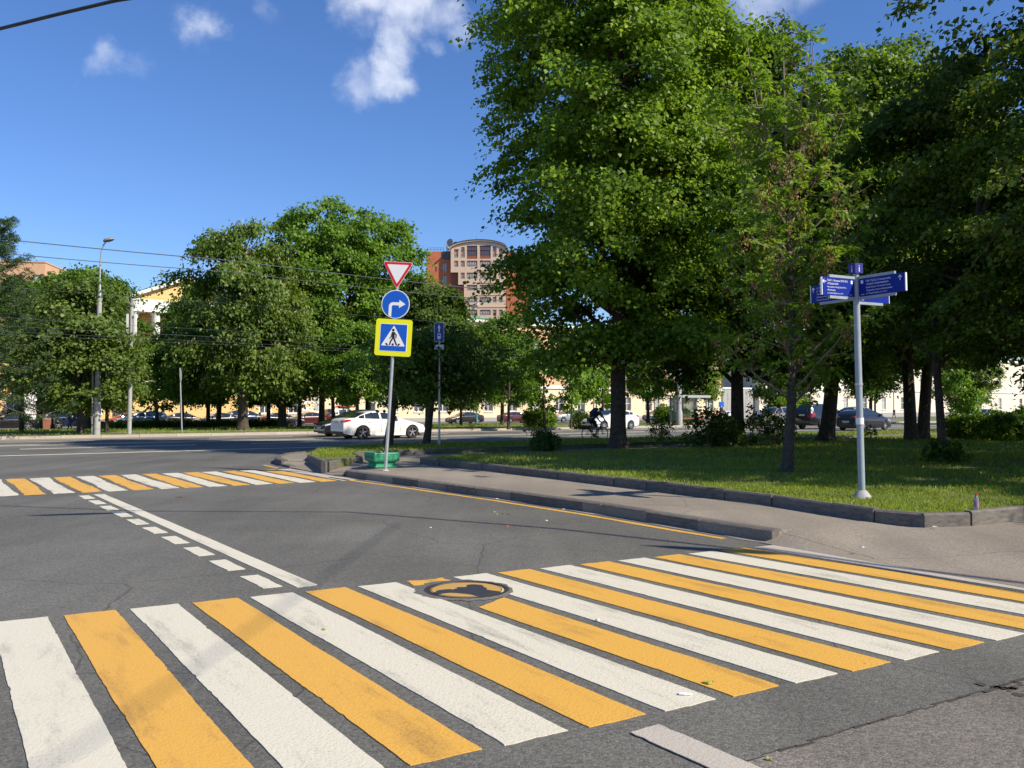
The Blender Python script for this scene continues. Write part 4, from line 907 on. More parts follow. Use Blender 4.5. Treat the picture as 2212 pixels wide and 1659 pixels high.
# low brick wall beside the porch
bw = empty('brick_low_wall', MV(MU(97, 86), 86, -.37), TM, 'low red brick planter wall in front of the entrance porch', 'wall')
mk = MB().box((0, 0, 0), (.24, .11, .068)).mesh('brick', M_BRICKW)
for j in range(12):
    for i in range(5): link('brick', mk, bw, (-.5 + i * .255 + (.12 if j % 2 else 0), 0, .04 + j * .076))
ubox('mortar', M_PLINTH, bw, -.6, .7, -.045, .3, .0, .92); ubox('coping', M_PLINTH, bw, -.68, .78, -.09, .34, .93, 1.0)
# cream building in the middle
o, U0, LX = bldg('cream_building', 669, 1558, 'long cream building with apricot upper floor behind the verge trees')
wpx = [690, 744, 800, 850, 905, 958, 1011, 1056, 1108, 1158, 1209, 1256, 1306, 1356, 1401, 1450, 1500, 1535]; X = [MU(p, BV) - U0 for p in wpx]
lo = [(x - .72, x + .72, 1.4, 3.55) for x in X]; up = [(x - .6, x + .6, 6.3, 8.5) for x in X] + [(x - .55, x + .55, 10.2, 12.0) for x in X]
facade('wall', 0, LX, 0, 5.0, lo, M_CREAM, o); facade('upper_wall', 0, LX, 5.0, 14.2, up, M_APRI, o)
ubox('wall_core', M_BLACK, o, .3, LX - .3, .5, 12, 0, 14); ubox('wall_side', M_CREAM, o, -.02, 0, .003, 12, 0, 14.2)
for i, a in enumerate(lo): window(o, *a, gm=M_WIN if i % 3 else M_WINL); ubox('sill', M_TRIM, o, a[0] - .1, a[1] + .1, -.12, 0, 1.27, 1.4)
for a in up: window(o, *a)
ubox('belt_cornice', M_TRIM, o, -.05, LX + .05, -.2, -.002, 4.75, 5.2); ubox('eave_cornice', M_TRIM, o, -.2, LX + .2, -.45, .1, 13.9, 14.3); ubox('plinth', M_PLINTH, o, -.03, LX + .03, -.07, -.002, 0, .55)
ubox('roof', M_GROOF, o, -.3, LX + .3, -.5, 12.4, 14.31, 14.5)
for p in (770, 930, 1083, 1282, 1330, 1425):
    x = MU(p, BV) - U0; mb = MB(); mb.tube([(x, -.08, .3), (x, -.08, 13.8)], .07, 8); mb.build('downpipe', M_PLINTH, o)
for p in (1330, 1410): x = MU(p, BV) - U0; ubox('shade_panel', M_PLINTH, o, x + .3, x + 1.5, -.15, -.0705, 0, 4.75)  # grey panels stand in for the shaded recesses of the wall
# pale building on the right
o, U0, LX = bldg('pale_building', 1640, 2420, 'pale cream building with small square-paned windows behind the right lawn')
wpx = [1660, 1700, 1745, 1785, 1827, 1868, 1909, 1950, 1992, 2033, 2075, 2117, 2160, 2205, 2250]; X = [MU(p, BV) - U0 for p in wpx]
lo = [(x - .75, x + .75, 1.5, 4.1) for x in X]; up = [(x - .7, x + .7, 6.6, 9.0) for x in X]
facade('wall', 0, LX, 0, 13, lo + up, M_PALE, o); ubox('wall_core', M_BLACK, o, .3, LX - .3, .5, 12, 0, 12.9)
for i, a in enumerate(lo + up): window(o, *a, gm=M_WIN if i % 2 else M_WINL); ubox('sill', M_TRIM, o, a[0] - .15, a[1] + .15, -.14, 0, a[2] - .14, a[2])
ubox('belt_cornice', M_TRIM, o, -.05, LX, -.2, -.002, 5.3, 5.7); ubox('plinth', M_PLINTH, o, -.03, LX, -.07, -.002, 0, .9); ubox('eave_cornice', M_TRIM, o, -.2, LX, -.45, .1, 12.7, 13.1); ubox('roof', M_DKROOF, o, -.3, LX, -.5, 12.4, 13.11, 13.4); ubox('wall_side', M_PALE, o, -.02, 0, .003, 12, 0, 13)
for p in (1724, 1890, 1930, 2055): x = MU(p, BV) - U0; mb = MB(); mb.tube([(x, -.08, .3), (x, -.08, 12.6)], .09, 8); mb.build('downpipe', M_PLINTH, o)
# grey link wall between them
o = empty('grey_gate_wall', MV(MU(1560, BV + 1), BV + 1, BZ), TM, 'grey panelled wall between the cream and pale buildings', 'wall'); LX = MU(1640, BV + 1) - MU(1560, BV + 1)
for i in range(8): ubox('panel', M_PLINTH, o, .1 + i * (LX - .2) / 8, .05 + (i + 1) * (LX - .2) / 8, 0, .12, 0, 5.2)
ubox('coping', M_TRIM, o, 0, LX, -.1, .25, 5.21, 5.5)

# brick tower block with arched top
TZ = 232.0; K = .01786 * TZ / 230
def tx(cx_): return (cx_ - 1045) * K
def tz_(cy_): return (HOR - (880 + cy_ * .2712) / 1.8228) / FPX * TZ + CAM_H
o = empty('tower_block', at(1033, TZ, -.7), R(-4), 'red brick tower block with sand-coloured arched bay and roof dishes', 'building')
zr = .7
bz = lambda cy_: tz_(cy_) + zr
# brick wings
wl = [(tx(500), tx(570), bz(680), bz(545)), (tx(390), tx(420), bz(670), bz(540)), (tx(500), tx(570), bz(860), bz(725)), (tx(560), tx(620), bz(1040), bz(900))]
facade('wing_wall', tx(270), tx(640), 0, bz(375), wl, M_BRICKR, o, y=1.6); ubox('wing_core', M_BLACK, o, tx(275), tx(640), 2.05, 14, 0, bz(380)); ubox('wing_side', M_BRICKR, o, tx(270) - .02, tx(270), 1.602, 14, 0, bz(375))
for a in wl: window(o, *a, y=1.8, fm=M_RFR, gm=M_WINL, tz=(.35,))
wr = [(tx(1520), tx(1580), bz(620), bz(500))]
facade('wing_wall', tx(1450), tx(1780), 0, bz(500), wr, M_BRICKR, o, y=1.6); ubox('wing_core', M_BLACK, o, tx(1450), tx(1775), 2.05, 14, 0, bz(505)); window(o, *wr[0], y=1.8, fm=M_RFR, gm=M_WINL)
mb = MB(); mb.add([(tx(1450), 1.5, bz(395)), (tx(1560), 1.5, bz(390)), (tx(1780), 1.5, bz(560)), (tx(1780), 1.5, bz(590)), (tx(1450), 1.5, bz(510)), (tx(1450), 12, bz(395)), (tx(1560), 12, bz(390)), (tx(1780), 12, bz(560)), (tx(1780), 12, bz(590)), (tx(1450), 12, bz(510))], [(0, 1, 2, 3, 4), (9, 8, 7, 6, 5), (0, 5, 6, 1), (1, 6, 7, 2), (2, 7, 8, 3), (3, 8, 9, 4), (4, 9, 5, 0)]); mb.build('wing_gable', M_BRICKR, o)
ubox('recess_wall', M_BRICKW, o, tx(640), tx(835), 1.0, 1.55, 0, bz(700))
mb = MB(); mb.add([(tx(500), 1.45, bz(490)), (tx(640), .8, bz(490)), (tx(640), .8, bz(380)), (tx(500), 1.45, bz(375)), (tx(640), 8, bz(375)), (tx(500), 8, bz(372))], [(0, 1, 2, 3), (3, 2, 4, 5)]); mb.build('mansard', M_DKROOF, o)
# bay: stepped wall with window grid and arched top
xs = [(690, 750), (785, 845), (875, 1030), (1065, 1225), (1255, 1310), (1345, 1400)]
rows = [(485, 330), (620, 530), (795, 705), (965, 885), (1145, 1065), (1330, 1250)]
ops = []; ow = []
for j, (b, t) in enumerate(rows):
    for i, (a, c) in enumerate(xs):
        if (j >= 2 and i == 0) or (j >= 3 and i == 1): continue
        tt = t + (30 if j == 0 and i in (0, 5) else -20 if j == 0 and i in (2, 3) else 0)
        q = (tx(a), tx(c), bz(b + (20 if j == 0 and i in (2, 3) else 0)), bz(tt)); ops.append(q); ow.append((q, i, j))
facade('bay_wall', tx(640), tx(1450), bz(700), bz(375), [q for q, i, j in ow if j < 2 and q[3] < bz(375)], M_STONE, o, th=.35) if False else None
arch = lambda x: bz(375) + (bz(258) - bz(375)) * math.sqrt(max(0, 1 - ((x - tx(1045)) / (tx(1450) - tx(1045))) ** 2)) ** 1.0
step = [(640, 1450, 700, 290), (750, 1450, 880, 700), (835, 1450, 1700, 880)]
for k, (xa, xb, zb_, zt) in enumerate(step):
    z0, z1 = bz(zb_), (bz(375) if k == 0 else bz(zt)); z0 = max(z0, 0)
    oo = [q for q, i, j in ow if ((k == 0 and j in (0, 1)) or (k == 1 and j == 2) or (k == 2 and j >= 3)) and q[3] <= z1 + 1e-6]
    if k == 0:      # openings of the top row run up into the arch: build with a tall wall up to the arch chord
        top = [q for q, i, j in ow if j < 2]; zc = max(q[3] for q in top) + .12
        facade('bay_wall', tx(xa), tx(xb), z0, bz(375), [(a, b, c, min(d, bz(375))) for a, b, c, d in top], M_STONE, o)
        n = 48; mb = MB()
        for i in range(n):
            a = tx(640) + (tx(1450) - tx(640)) * i / n; b = tx(640) + (tx(1450) - tx(640)) * (i + 1) / n; m_ = (a + b) / 2
            lo_ = bz(375)
            for q in top:
                if q[0] - .01 < m_ < q[1] + .01 and q[3] > lo_: lo_ = min(q[3], arch(m_) - .25)
            if arch(a) > lo_ - .01 or arch(b) > lo_ - .01: mb.add([(a, 0, lo_), (b, 0, lo_), (b, 0, max(lo_, arch(b))), (a, 0, max(lo_, arch(a)))], [(0, 1, 2, 3)])
        me = D.meshes.new('arch_gable'); me.from_pydata([tuple(v) for v in mb.v], [], mb.f); me.materials.append(M_STONE); link('arch_gable', me, o)
    else: facade('bay_wall', tx(xa), tx(xb), z0, z1, oo, M_STONE, o)
    ubox('bay_core', M_BLACK, o, tx(xa) + .1, tx(xb) - .1, .5, 3.0, z0, z1)
    ubox('bay_soffit', M_STONE, o, tx(xa), tx(xa) + .03, .003, 1.0, z0, z1)
for q, i, j in ow:
    wide = i in (2, 3); a, b, c, d = q
    if j == 0:
        mid = (a + b) / 2; d = min(d, arch(a) - .28, arch(b) - .28) if i in (0, 1, 4, 5) else min(d, arch(mid) - .35)
    ph2 = .22 if not (j == 0 and wide) else .2
    ubox('parapet_panel', M_GPAN if not (j == 0 and wide) else M_BRICKW, o, a, b, .1, .2, c, c + (d - c) * ph2)
    window(o, a, b, c + (d - c) * ph2 + .003, d, y=.15, fm=M_RFR, gm=M_WIN if (j == 0 and wide) else M_WINL, nx=4 if wide else 2, tz=(.72,), fw=.13)
mb = MB(); n = 40; prof = [(tx(625) + (tx(1465) - tx(625)) * i / n) for i in range(n + 1)]
za = lambda x: bz(378) + (bz(250) - bz(378)) * math.sqrt(max(0, 1 - ((x - tx(1045)) / (tx(1467) - tx(1045))) ** 2))
for i in range(n):
    a, b = prof[i], prof[i + 1]
    mb.add([(a, -.45, za(a)), (b, -.45, za(b)), (b, -.45, za(b) + .35), (a, -.45, za(a) + .35), (a, 8, za(a) + .35), (b, 8, za(b) + .35), (a, .1, za(a)), (b, .1, za(b))], [(0, 1, 2, 3), (3, 2, 5, 4), (0, 6, 7, 1)])
mb.build('arched_cornice', M_STONE, o)
mb = MB()
for i in range(n):
    a, b = prof[i], prof[i + 1]; mb.add([(a, -.6, za(a) + .36), (b, -.6, za(b) + .36), (b, -.6, za(b) + .5), (a, -.6, za(a) + .5), (a, 10, za(a) + .5), (b, 10, za(b) + .5)], [(0, 1, 2, 3), (3, 2, 5, 4)])
mb.build('arched_roof', M_DKROOF, o)
for z in (680, 860, 1040, 1215): ubox('string_course', M_STONE, o, tx(1032), tx(1450), -.12, -.002, bz(z), bz(z) + .35)
for cx_, cy_, r_ in ((612, 245, 1.15), (685, 270, 1.05)):
    mb = MB(); M_ = Matrix.Rotation(R(78), 3, 'X') @ Matrix.Identity(3); M_ = Matrix.Rotation(R(-30), 3, 'Z') @ M_
    mb.lathe([(.02, 0), (r_ * .5, .07), (r_ * .8, .18), (r_, .32), (r_, .36), (r_ * .8, .23), (.02, .06)], 24, (tx(cx_), 2.6 + (cx_ > 650) * 1.2, bz(cy_)), M_); d = mb.build('satellite_dish', M_PLINTH, o, smooth=50)
    mb = MB(); mb.tube([(tx(cx_), 2.9 + (cx_ > 650) * 1.2, bz(375)), (tx(cx_), 2.9 + (cx_ > 650) * 1.2, bz(cy_))], .07, 6); mb.build('dish_mast', M_STEEL, d)
for cx_, cy_ in ((565, 270), (590, 320), (1395, 305)):
    mb = MB(); mb.lathe([(.45, 0), (.45, bz(cy_) - bz(375)), (.62, bz(cy_) - bz(375) + .02), (.62, bz(cy_) - bz(375) + .3), (.1, bz(cy_) - bz(375) + .5)], 12, (tx(cx_), 4, bz(375)), cap=True); mb.build('roof_vent', M_STEEL, o, smooth=40)
mb = MB()
for z in (.55, 1.05): mb.tube([(tx(280), 1.9, bz(375) + z), (tx(520), 1.9, bz(375) + z)], .04, 5)
for i in range(6): x = tx(280) + (tx(520) - tx(280)) * i / 5; mb.tube([(x, 1.9, bz(375)), (x, 1.9, bz(375) + 1.05)], .04, 5)
mb.build('roof_railing', M_DKROOF, o)
mb = MB(); mb.tube([(tx(1005), 3, bz(250)), (tx(1005), 3, bz(130))], [.16, .1], 6); mb.build('antenna', M_STEEL, o)
for cx_, cy_, yy in ((718, 1000, .55), (1020, 1165, -.45)):
    a = ubox('air_conditioner', M_TRIM, o, tx(cx_) - .45, tx(cx_) + .45, yy, yy + .4, bz(cy_) - .32, bz(cy_) + .32)
    mb = MB(); mb.lathe([(.0, 0), (.26, 0), (.26, .02), (0, .02)], 14, (0, 0, 0), Matrix.Rotation(R(90), 3, 'X')); f_ = mb.build('fan_grille', M_GPAN, o, loc=(tx(cx_) - .1, yy - .01, bz(cy_)))
# tan block on the left, tan block behind the trees
def block(px0, px1, Z, top, label, wins, roofm=None):
    x0, x1 = (px0 - CX) / FPX * Z, (px1 - CX) / FPX * Z; h = (HOR - top) / FPX * Z + CAM_H + .7
    o = empty('apartment_block', (x0, Z, -.7), R(8), label, 'building'); w = (x1 - x0); ops = []
    for wx, wy0, wy1, ww in wins:
        a = (wx - CX) / FPX * Z - x0; z0 = (HOR - wy1) / FPX * Z + CAM_H + .7; z1 = (HOR - wy0) / FPX * Z + CAM_H + .7; ops.append((a - ww / 2, a + ww / 2, z0, z1))
    facade('wall', 0, w, 0, h, ops, M_TAN, o); ubox('wall_core', M_BLACK, o, .2, w - .2, .5, 12, 0, h - .1); ubox('wall_side', M_TAN, o, w - .02, w, .003, 12, 0, h)
    for q in ops: window(o, *q, gm=M_WINL)
    ubox('parapet', M_TAN, o, -.1, w + .1, -.12, 12.2, h, h + .25); ubox('roof', M_DKROOF, o, 0, w, 0, 12, h + .251, h + .3)
    return o
block(-160, 78, 160, 561, 'tan apartment block rising behind the larch at the left edge', [(8, 592, 608, 2.2), (65, 588, 606, 2.2), (-50, 592, 608, 2.2), (8, 625, 645, 2.2), (65, 625, 645, 2.2)])
block(545, 652, 190, 545, 'tan apartment block glimpsed between the chestnut and the tall maple', [(575, 560, 578, 2.4), (610, 560, 578, 2.4), (575, 600, 618, 2.4), (610, 600, 618, 2.4)])

# ------------------------------------------------------------------ signs and street furniture
M_SRED = mat('sign_red', (.62, .012, .012), None, rough=.35); M_SWHT = mat('sign_white', (.80, .80, .78), None, rough=.35)
M_SBLU = mat('sign_blue', (.004, .095, .52), None, rough=.35); M_SYEL = mat('sign_fluorescent_yellow', (.82, .80, .005), None, rough=.4)
M_SBLK = mat('sign_black', (.012, .012, .013), None, rough=.4); M_SGRY = mat('sign_back', (.40, .41, .42), None, rough=.5, metal=.4)
M_NAVY = mat('wayfinding_blue', (.003, .022, .25), None, rough=.5, spec=.2); M_TXT = mat('sign_lettering', (.70, .72, .76), None, rough=.5)
M_PICT = mat('wayfinding_violet', (.03, .032, .22), None, rough=.5, spec=.25)
def rrect(w, h, r, n=5, cx_=0, cz=0):
    p = []
    for sx, sz, a0 in ((1, 1, 0), (-1, 1, 90), (-1, -1, 180), (1, -1, 270)):
        for k in range(n + 1):
            a = R(a0 + 90 * k / n); p.append((cx_ + sx * (w / 2 - r) + r * math.cos(a), cz + sz * (h / 2 - r) + r * math.sin(a)))
    return p
def rpoly(pts, r, n=5):
    out = []; m = len(pts)
    for i in range(m):
        p0, p1, p2 = Vector(pts[i - 1]), Vector(pts[i]), Vector(pts[(i + 1) % m]); a = (p0 - p1).normalized(); b = (p2 - p1).normalized()
        h = math.acos(max(-1, min(1, a.dot(b)))) / 2; d = r / math.tan(h); c = p1 + (a + b).normalized() * (r / math.sin(h))
        s, e = p1 + a * d - c, p1 + b * d - c; a0 = math.atan2(s.y, s.x); a1 = math.atan2(e.y, e.x)
        da = (a1 - a0 + math.pi) % (2 * math.pi) - math.pi
        out += [(c.x + r * math.cos(a0 + da * k / n), c.y + r * math.sin(a0 + da * k / n)) for k in range(n + 1)]
    return out
def circ(r, n=40, c=(0, 0)): return [(c[0] + r * math.cos(2 * math.pi * k / n), c[1] + r * math.sin(2 * math.pi * k / n)) for k in range(n)]
I4 = Matrix.Identity(4)
def layer(name, poly, d0, d1, m, parent, off=(0, 0, 0)):
    mb = MB(); mb.plate([(p[0] + off[0], p[1] + off[2]) for p in poly], Matrix.Translation((0, off[1], 0)), d0, d1); return mb.build(name, m, parent)
def limb(a, b, w):
    a, b = Vector(a), Vector(b); d = (b - a).normalized(); n = Vector((-d.y, d.x)) * w / 2; e = d * w * .3
    return [tuple(a - n - e), tuple(b - n + e), tuple(b + n + e), tuple(a + n - e)]
def text(body, size, m, parent, M4, name='lettering', align='LEFT', sx=1.0):
    cu = D.curves.new('txt', 'FONT'); cu.body = body; cu.size = size; cu.align_x = align; cu.resolution_u = 2; cu.extrude = .0008
    t = D.objects.new('txt', cu); me = D.meshes.new_from_object(t); D.objects.remove(t); D.curves.remove(cu)
    me.transform(M4 @ Matrix.Diagonal((sx, 1, 1, 1))); me.materials.clear(); me.materials.append(m); me.name = name
    return link(name, me, parent)

# traffic sign post on the pavement
p = G(832.7, 1016.5, PZ); sp_ = empty('traffic_sign_post', p, R(-4), 'leaning steel post with give-way, turn-right and pedestrian crossing signs', 'traffic sign')
sp_.rotation_euler = (0, R(3.5), R(-5))
mb = MB(); mb.tube([(0, 0, -.06), (0, 0, 4.75)], .038, 14); mb.build('post', M_GALV, sp_, smooth=50)
mb = MB(); mb.lathe([(.10, -.02), (.085, .012), (.045, .03)], 14); mb.build('base_collar', M_CONC, sp_, smooth=50)
zc = 2.66 + .44
a = layer('crossing_sign', rrect(.86, .86, .06, 5, 0, zc), .045, .055, M_SYEL, sp_)
layer('sign_border', rrect(.65, .65, .02, 3, 0, zc), .0552, .0575, M_SWHT, a); layer('sign_field', rrect(.62, .62, .015, 3, 0, zc), .0577, .060, M_SBLU, a)
tri = [(-.285, zc - .195), (.285, zc - .195), (0, zc + .285)]; layer('white_triangle', rpoly(tri, .012, 3), .0602, .0625, M_SWHT, a)
man = [circ(.032, 18, (-.012, zc + .175)), rpoly([(-.045, zc + .13), (.018, zc + .135), (.035, zc - .005), (-.03, zc - .01)], .012, 3), limb((-.03, zc + .12), (-.05, zc + .02), .024), limb((-.05, zc + .02), (-.085, zc - .02), .022), limb((.015, zc + .12), (.065, zc + .06), .024), limb((.065, zc + .06), (.062, zc - .005), .022),
       limb((-.012, zc - .01), (-.055, zc - .085), .034), limb((-.055, zc - .085), (-.08, zc - .165), .03), limb((.016, zc - .01), (.045, zc - .085), .034), limb((.045, zc - .085), (.085, zc - .165), .03)]
for i, q in enumerate(man): layer('pedestrian_figure', q, .0627, .065 + i * .0002, M_SBLK, a)
for x, k in ((-.165, -.03), (-.005, 0), (.15, .03)): layer('zebra_mark', [(x - .025 - k, zc - .185), (x + .025 - k, zc - .185), (x + .02, zc - .135), (x - .02, zc - .135)], .0627, .0648, M_SBLK, a)
zc = 3.55 + .33
a = layer('turn_right_sign', circ(.335, 48, (0, zc)), .045, .055, M_SWHT, sp_); layer('sign_field', circ(.315, 48, (0, zc)), .0552, .0575, M_SBLU, a)
arc = [(-.155, zc - .27), (-.155, zc - .06)] + [(-.155 + .105 - .105 * math.cos(R(t)), zc - .06 + .105 * math.sin(R(t))) for t in range(10, 91, 10)] + [(.085, zc + .045), (.085, zc + .105), (.235, zc + .01), (.085, zc - .085), (.085, zc - .025), (-.05, zc - .025)] + [(-.05 - .035 * math.sin(R(t)), zc - .06 + .035 * math.cos(R(t))) for t in range(10, 91, 20)] + [(-.085, zc - .30)]
layer('white_arrow', arc, .0577, .060, M_SWHT, a)
zc = 4.23; w = .37; h = w * 1.732
tri = [(-w, zc + h), (0, zc), (w, zc + h)]
cen = (0, zc + h * .667); sc2 = lambda f: [(cen[0] + (x - cen[0]) * f, cen[1] + (z - cen[1]) * f) for x, z in tri]
a = layer('give_way_sign', rpoly(tri, .04, 5), .045, .055, M_SWHT, sp_); layer('red_border', rpoly(sc2(.965), .036, 5), .0552, .0575, M_SRED, a); layer('sign_field', rpoly(sc2(.70), .012, 3), .0577, .060, M_SWHT, a)
for s in (-.02, .02): layer('bolt', circ(.006, 8, (s, zc + .17)), .0602, .064, M_SGRY, a)
for z in (2.95, 3.35, 3.8, 4.1, 4.55): mb = MB(); mb.b2(-.12, .12, -.0445, .042, z - .015, z + .015); mb.build('clamp', M_SGRY, sp_)

# fingerpost
p = G(1862, 1076, LZ); fp = empty('fingerpost', p, R(0), 'grey wayfinding post with dark blue direction blades and an information cube', 'fingerpost'); fp.rotation_euler = (0, R(-1.0), 0)
mb = MB(); mb.tube([(0, 0, .08), (0, 0, 1.78), (0, 0, 3.36)], [.050, .049, .047], 18); mb.build('post', M_POLEG, fp, smooth=50)
mb = MB(); mb.lathe([(.19, -.06), (.15, .0), (.11, .06), (.07, .11), (.057, .12)], 20); mb.build('concrete_foot', M_CONC, fp, smooth=60)
mb = MB(); mb.lathe([(.0575, 1.68), (.0585, 1.70), (.0575, 1.72)], 18); mb.build('weld_ring', M_GALV, fp, smooth=60)
mb = MB(); mb.lathe([(.0572, 1.10), (.0574, 1.12), (.0574, 1.19), (.0572, 1.2)], 18); mb.build('sticker', M_SWHT, fp, smooth=60)
cb = MB().box((0, 0, 3.44), (.145, .145, .15)).build('information_cube', M_PICT, fp, rz=TH - R(10))
for rot in (0, math.pi / 2, math.pi, -math.pi / 2):
    text('i', .15, M_TXT, cb, Matrix.Rotation(rot, 4, 'Z') @ Matrix.Translation((0, -.0745, 3.385)) @ Matrix.Rotation(R(90), 4, 'X'), 'letter', 'CENTER')
def blade(ang, lines, arrow, z, ln, flip, pict=True, offy=.0):
    """blade along +x of the frame 'ang'; flip = text reads towards the post"""
    b = empty('direction_blade', (0, 0, 0), 0); b.parent = fp; b.rotation_euler = (0, 0, ang)
    for s in (1, -1):
        mb = MB(); mb.b2(.05, ln * .86, -.02, .02, z + s * .155 - .02, z + s * .155 + .02); mb.build('rail', M_POLEG, b)
    mb = MB(); mb.plate(rrect(ln, .27, .018, 4, ln / 2 + .06, z), I4, -.014, .014); bd = mb.build('panel', M_NAVY, b)
    layer('panel_edge', rrect(.012, .262, .004, 2, ln + .062, z), -.0155, .0155, M_SWHT, b)
    for side in (1, -1):
        F = Matrix.Rotation(0 if side == 1 else math.pi, 4, 'Z')
        def put(body, size, x, dz, m=M_TXT, al='LEFT', sx=1.0):
            xx = x if side == 1 else x - (ln + .12)
            text(body, size, m, b, F @ Matrix.Translation((xx, -.0148, z + dz)) @ Matrix.Rotation(R(90), 4, 'X'), 'lettering', al, sx)
        tow = side == 1                      # post on the reader's left
        x0 = .18 if tow else .17
        dz = .075
        for i, (s_, sz) in enumerate(lines): put(s_, sz * .86, x0, dz, sx=.92); dz -= .046 if i < 3 else .043
        ax = (ln - .02) if tow else .11; q = (ax if side == 1 else ax - (ln + .12))
        A = F @ Matrix.Translation((q, -.0148, z + .07)) @ Matrix.Rotation(R(arrow if side == -1 else -arrow), 4, 'Y')
        ar = [(-.006, -.04), (.006, -.04), (.006, .018), (.024, 0), (.032, .008), (0, .04), (-.032, .008), (-.024, 0), (-.006, .018)]
        mb = MB(); mb.plate(ar, A, -.001, .0012); mb.build('arrow', M_TXT, b)
        mb = MB(); px_ = .115 if tow else ln + .0; px_ = px_ if side == 1 else px_ - (ln + .12)
        mb.plate(rrect(.042, .05, .006, 2, px_, z + .085), F, .0148, .0158); mb.build('pictogram', M_TXT, b)
        put('8 min' if ln > .75 else '2 min', .026, .095 if tow else ln - .06, -.112)
ZB = 3.14
blade(TH - R(90), [('ГБУ ТЦСО «Таганский»', .047), ('филиал «Хамовники»', .047), ('Social Service Territorial Center', .040), ('«Tagansky», branch «Khamovniki»', .040), ('ул. Тимура Фрунзе, д. 3, стр. 4', .031)], 0, ZB, .77, False)
blade(TH + R(90), [('17 Пожарная часть', .047), ('21 отряда ФПС по г. Москве', .047), ('17th Fire Station', .040), ('of Moscow Fire Service', .040), ('Комсомольский пр-т', .031)], 0, ZB, .77, True)
blade(TH + R(180), [('ГБОУ г. Москвы МУК №15', .047), ('«Мещанский»', .047), ('Interacademic Training School № 15', .036), ('«Meschansky»', .040), ('ул. Тимура Фрунзе, д. 6, стр. 2', .031)], -90, ZB, .72, True)
blade(TH, [('Комсомольский пр-т', .047), ('Фрунзенская', .047), ('Komsomolsky Prospekt', .040), ('Frunzenskaya', .040)], -90, ZB - .06, .70, False)

# planter with key pattern
M_GREEN = mat('green_paint', (.014, .21, .10), (.035, .30, .155), 9, .55, .15, 60)
pc_ = iUV(G(810, 1012.5, PZ)); pl = empty('flower_planter', UV(pc_[0] + .31, pc_[1] + .31, PZ), TH, 'green square concrete flower planter with key pattern beside the sign post', 'planter')
mb = MB(); prof = [(.27, 0), (.29, .035), (.25, .075), (.255, .10), (.235, .12), (.26, .145), (.315, .17), (.325, .19), (.325, .35), (.31, .375), (.26, .375), (.25, .30)]
q = []
for r_, z in prof: q += [(-r_, -r_, z), (r_, -r_, z), (r_, r_, z), (-r_, r_, z)]
fs = [(i * 4 + k, i * 4 + (k + 1) % 4, (i + 1) * 4 + (k + 1) % 4, (i + 1) * 4 + k) for i in range(len(prof) - 1) for k in range(4)]
mb.add(q, fs); mb.build('bowl', M_GREEN, pl)
ubox('soil', M_SOIL, pl, -.255, .255, -.255, .255, .25, .315)
key = [(0, 0, .012, .09), (0, .078, .075, .012), (.063, .03, .012, .06), (.03, .03, .045, .012), (.03, .03, .012, .035), (0, 0, .10, .012)]
for sd in range(4):
    mb = MB(); Mz = Matrix.Rotation(sd * math.pi / 2, 4, 'Z')
    for k in range(4):
        for (x, z, w, h) in key:
            x_ = -.235 + k * .12 + x; mb.plate([(x_, .215 + z), (x_ + w, .215 + z), (x_ + w, .215 + z + h), (x_, .215 + z + h)], Mz, .324, .334)
    for z0, z1, xa, xb in ((.197, .206, -.3, .3), (.333, .342, -.3, .3), (.206, .333, -.3, -.29), (.206, .333, .29, .3)): mb.plate([(xa, z0), (xb, z0), (xb, z1), (xa, z1)], Mz, .324, .333)
    f_ = mb.build('key_pattern', M_GREEN, pl); f_['kind'] = 'stuff'
r_ = np.random.default_rng(3); C = np.stack([r_.uniform(-.2, .2, 30), r_.uniform(-.2, .2, 30), r_.uniform(.33, .36, 30)], -1); v_, f_, t_ = spray(r_, C, norm(r_.normal(0, 1, (30, 3))), 10, .04, .04, .02, .04, tone0=.5); x = link('flower_leaves', np_mesh('flower_leaves', v_, f_, M_SHRUB, t_), pl); x['kind'] = 'stuff'
for k, (x, y, c) in enumerate([(-.05, -.1, (.75, .70, .30)), (.02, -.12, (.75, .72, .4)), (.1, .02, (.14, .01, .015)), (.13, .06, (.12, .01, .02)), (-.14, .02, (.13, .015, .02)), (-.1, .1, (.3, .05, .05)), (-.02, .03, (.7, .66, .4)), (.16, -.05, (.14, .01, .03))]):
    mm = mat('petals_%d' % (k % 8), c, None, rough=.7); mb = MB()
    for a in range(5): an = a * 1.2566; mb.add([(0, 0, 0), (math.cos(an - .5) * .022, math.sin(an - .5) * .022, .01), (math.cos(an) * .034, math.sin(an) * .034, .004), (math.cos(an + .5) * .022, math.sin(an + .5) * .022, .01)], [(0, 1, 2, 3)])
    mb.lathe([(.006, .0), (.006, .01)], 6, cap=True); mb.tube([(0, 0, 0), (0, 0, -.05)], .003, 4); ob = mb.build('pansy', mm, pl, loc=(x, y, .385)); ob.rotation_euler = (R(35), 0, TH)

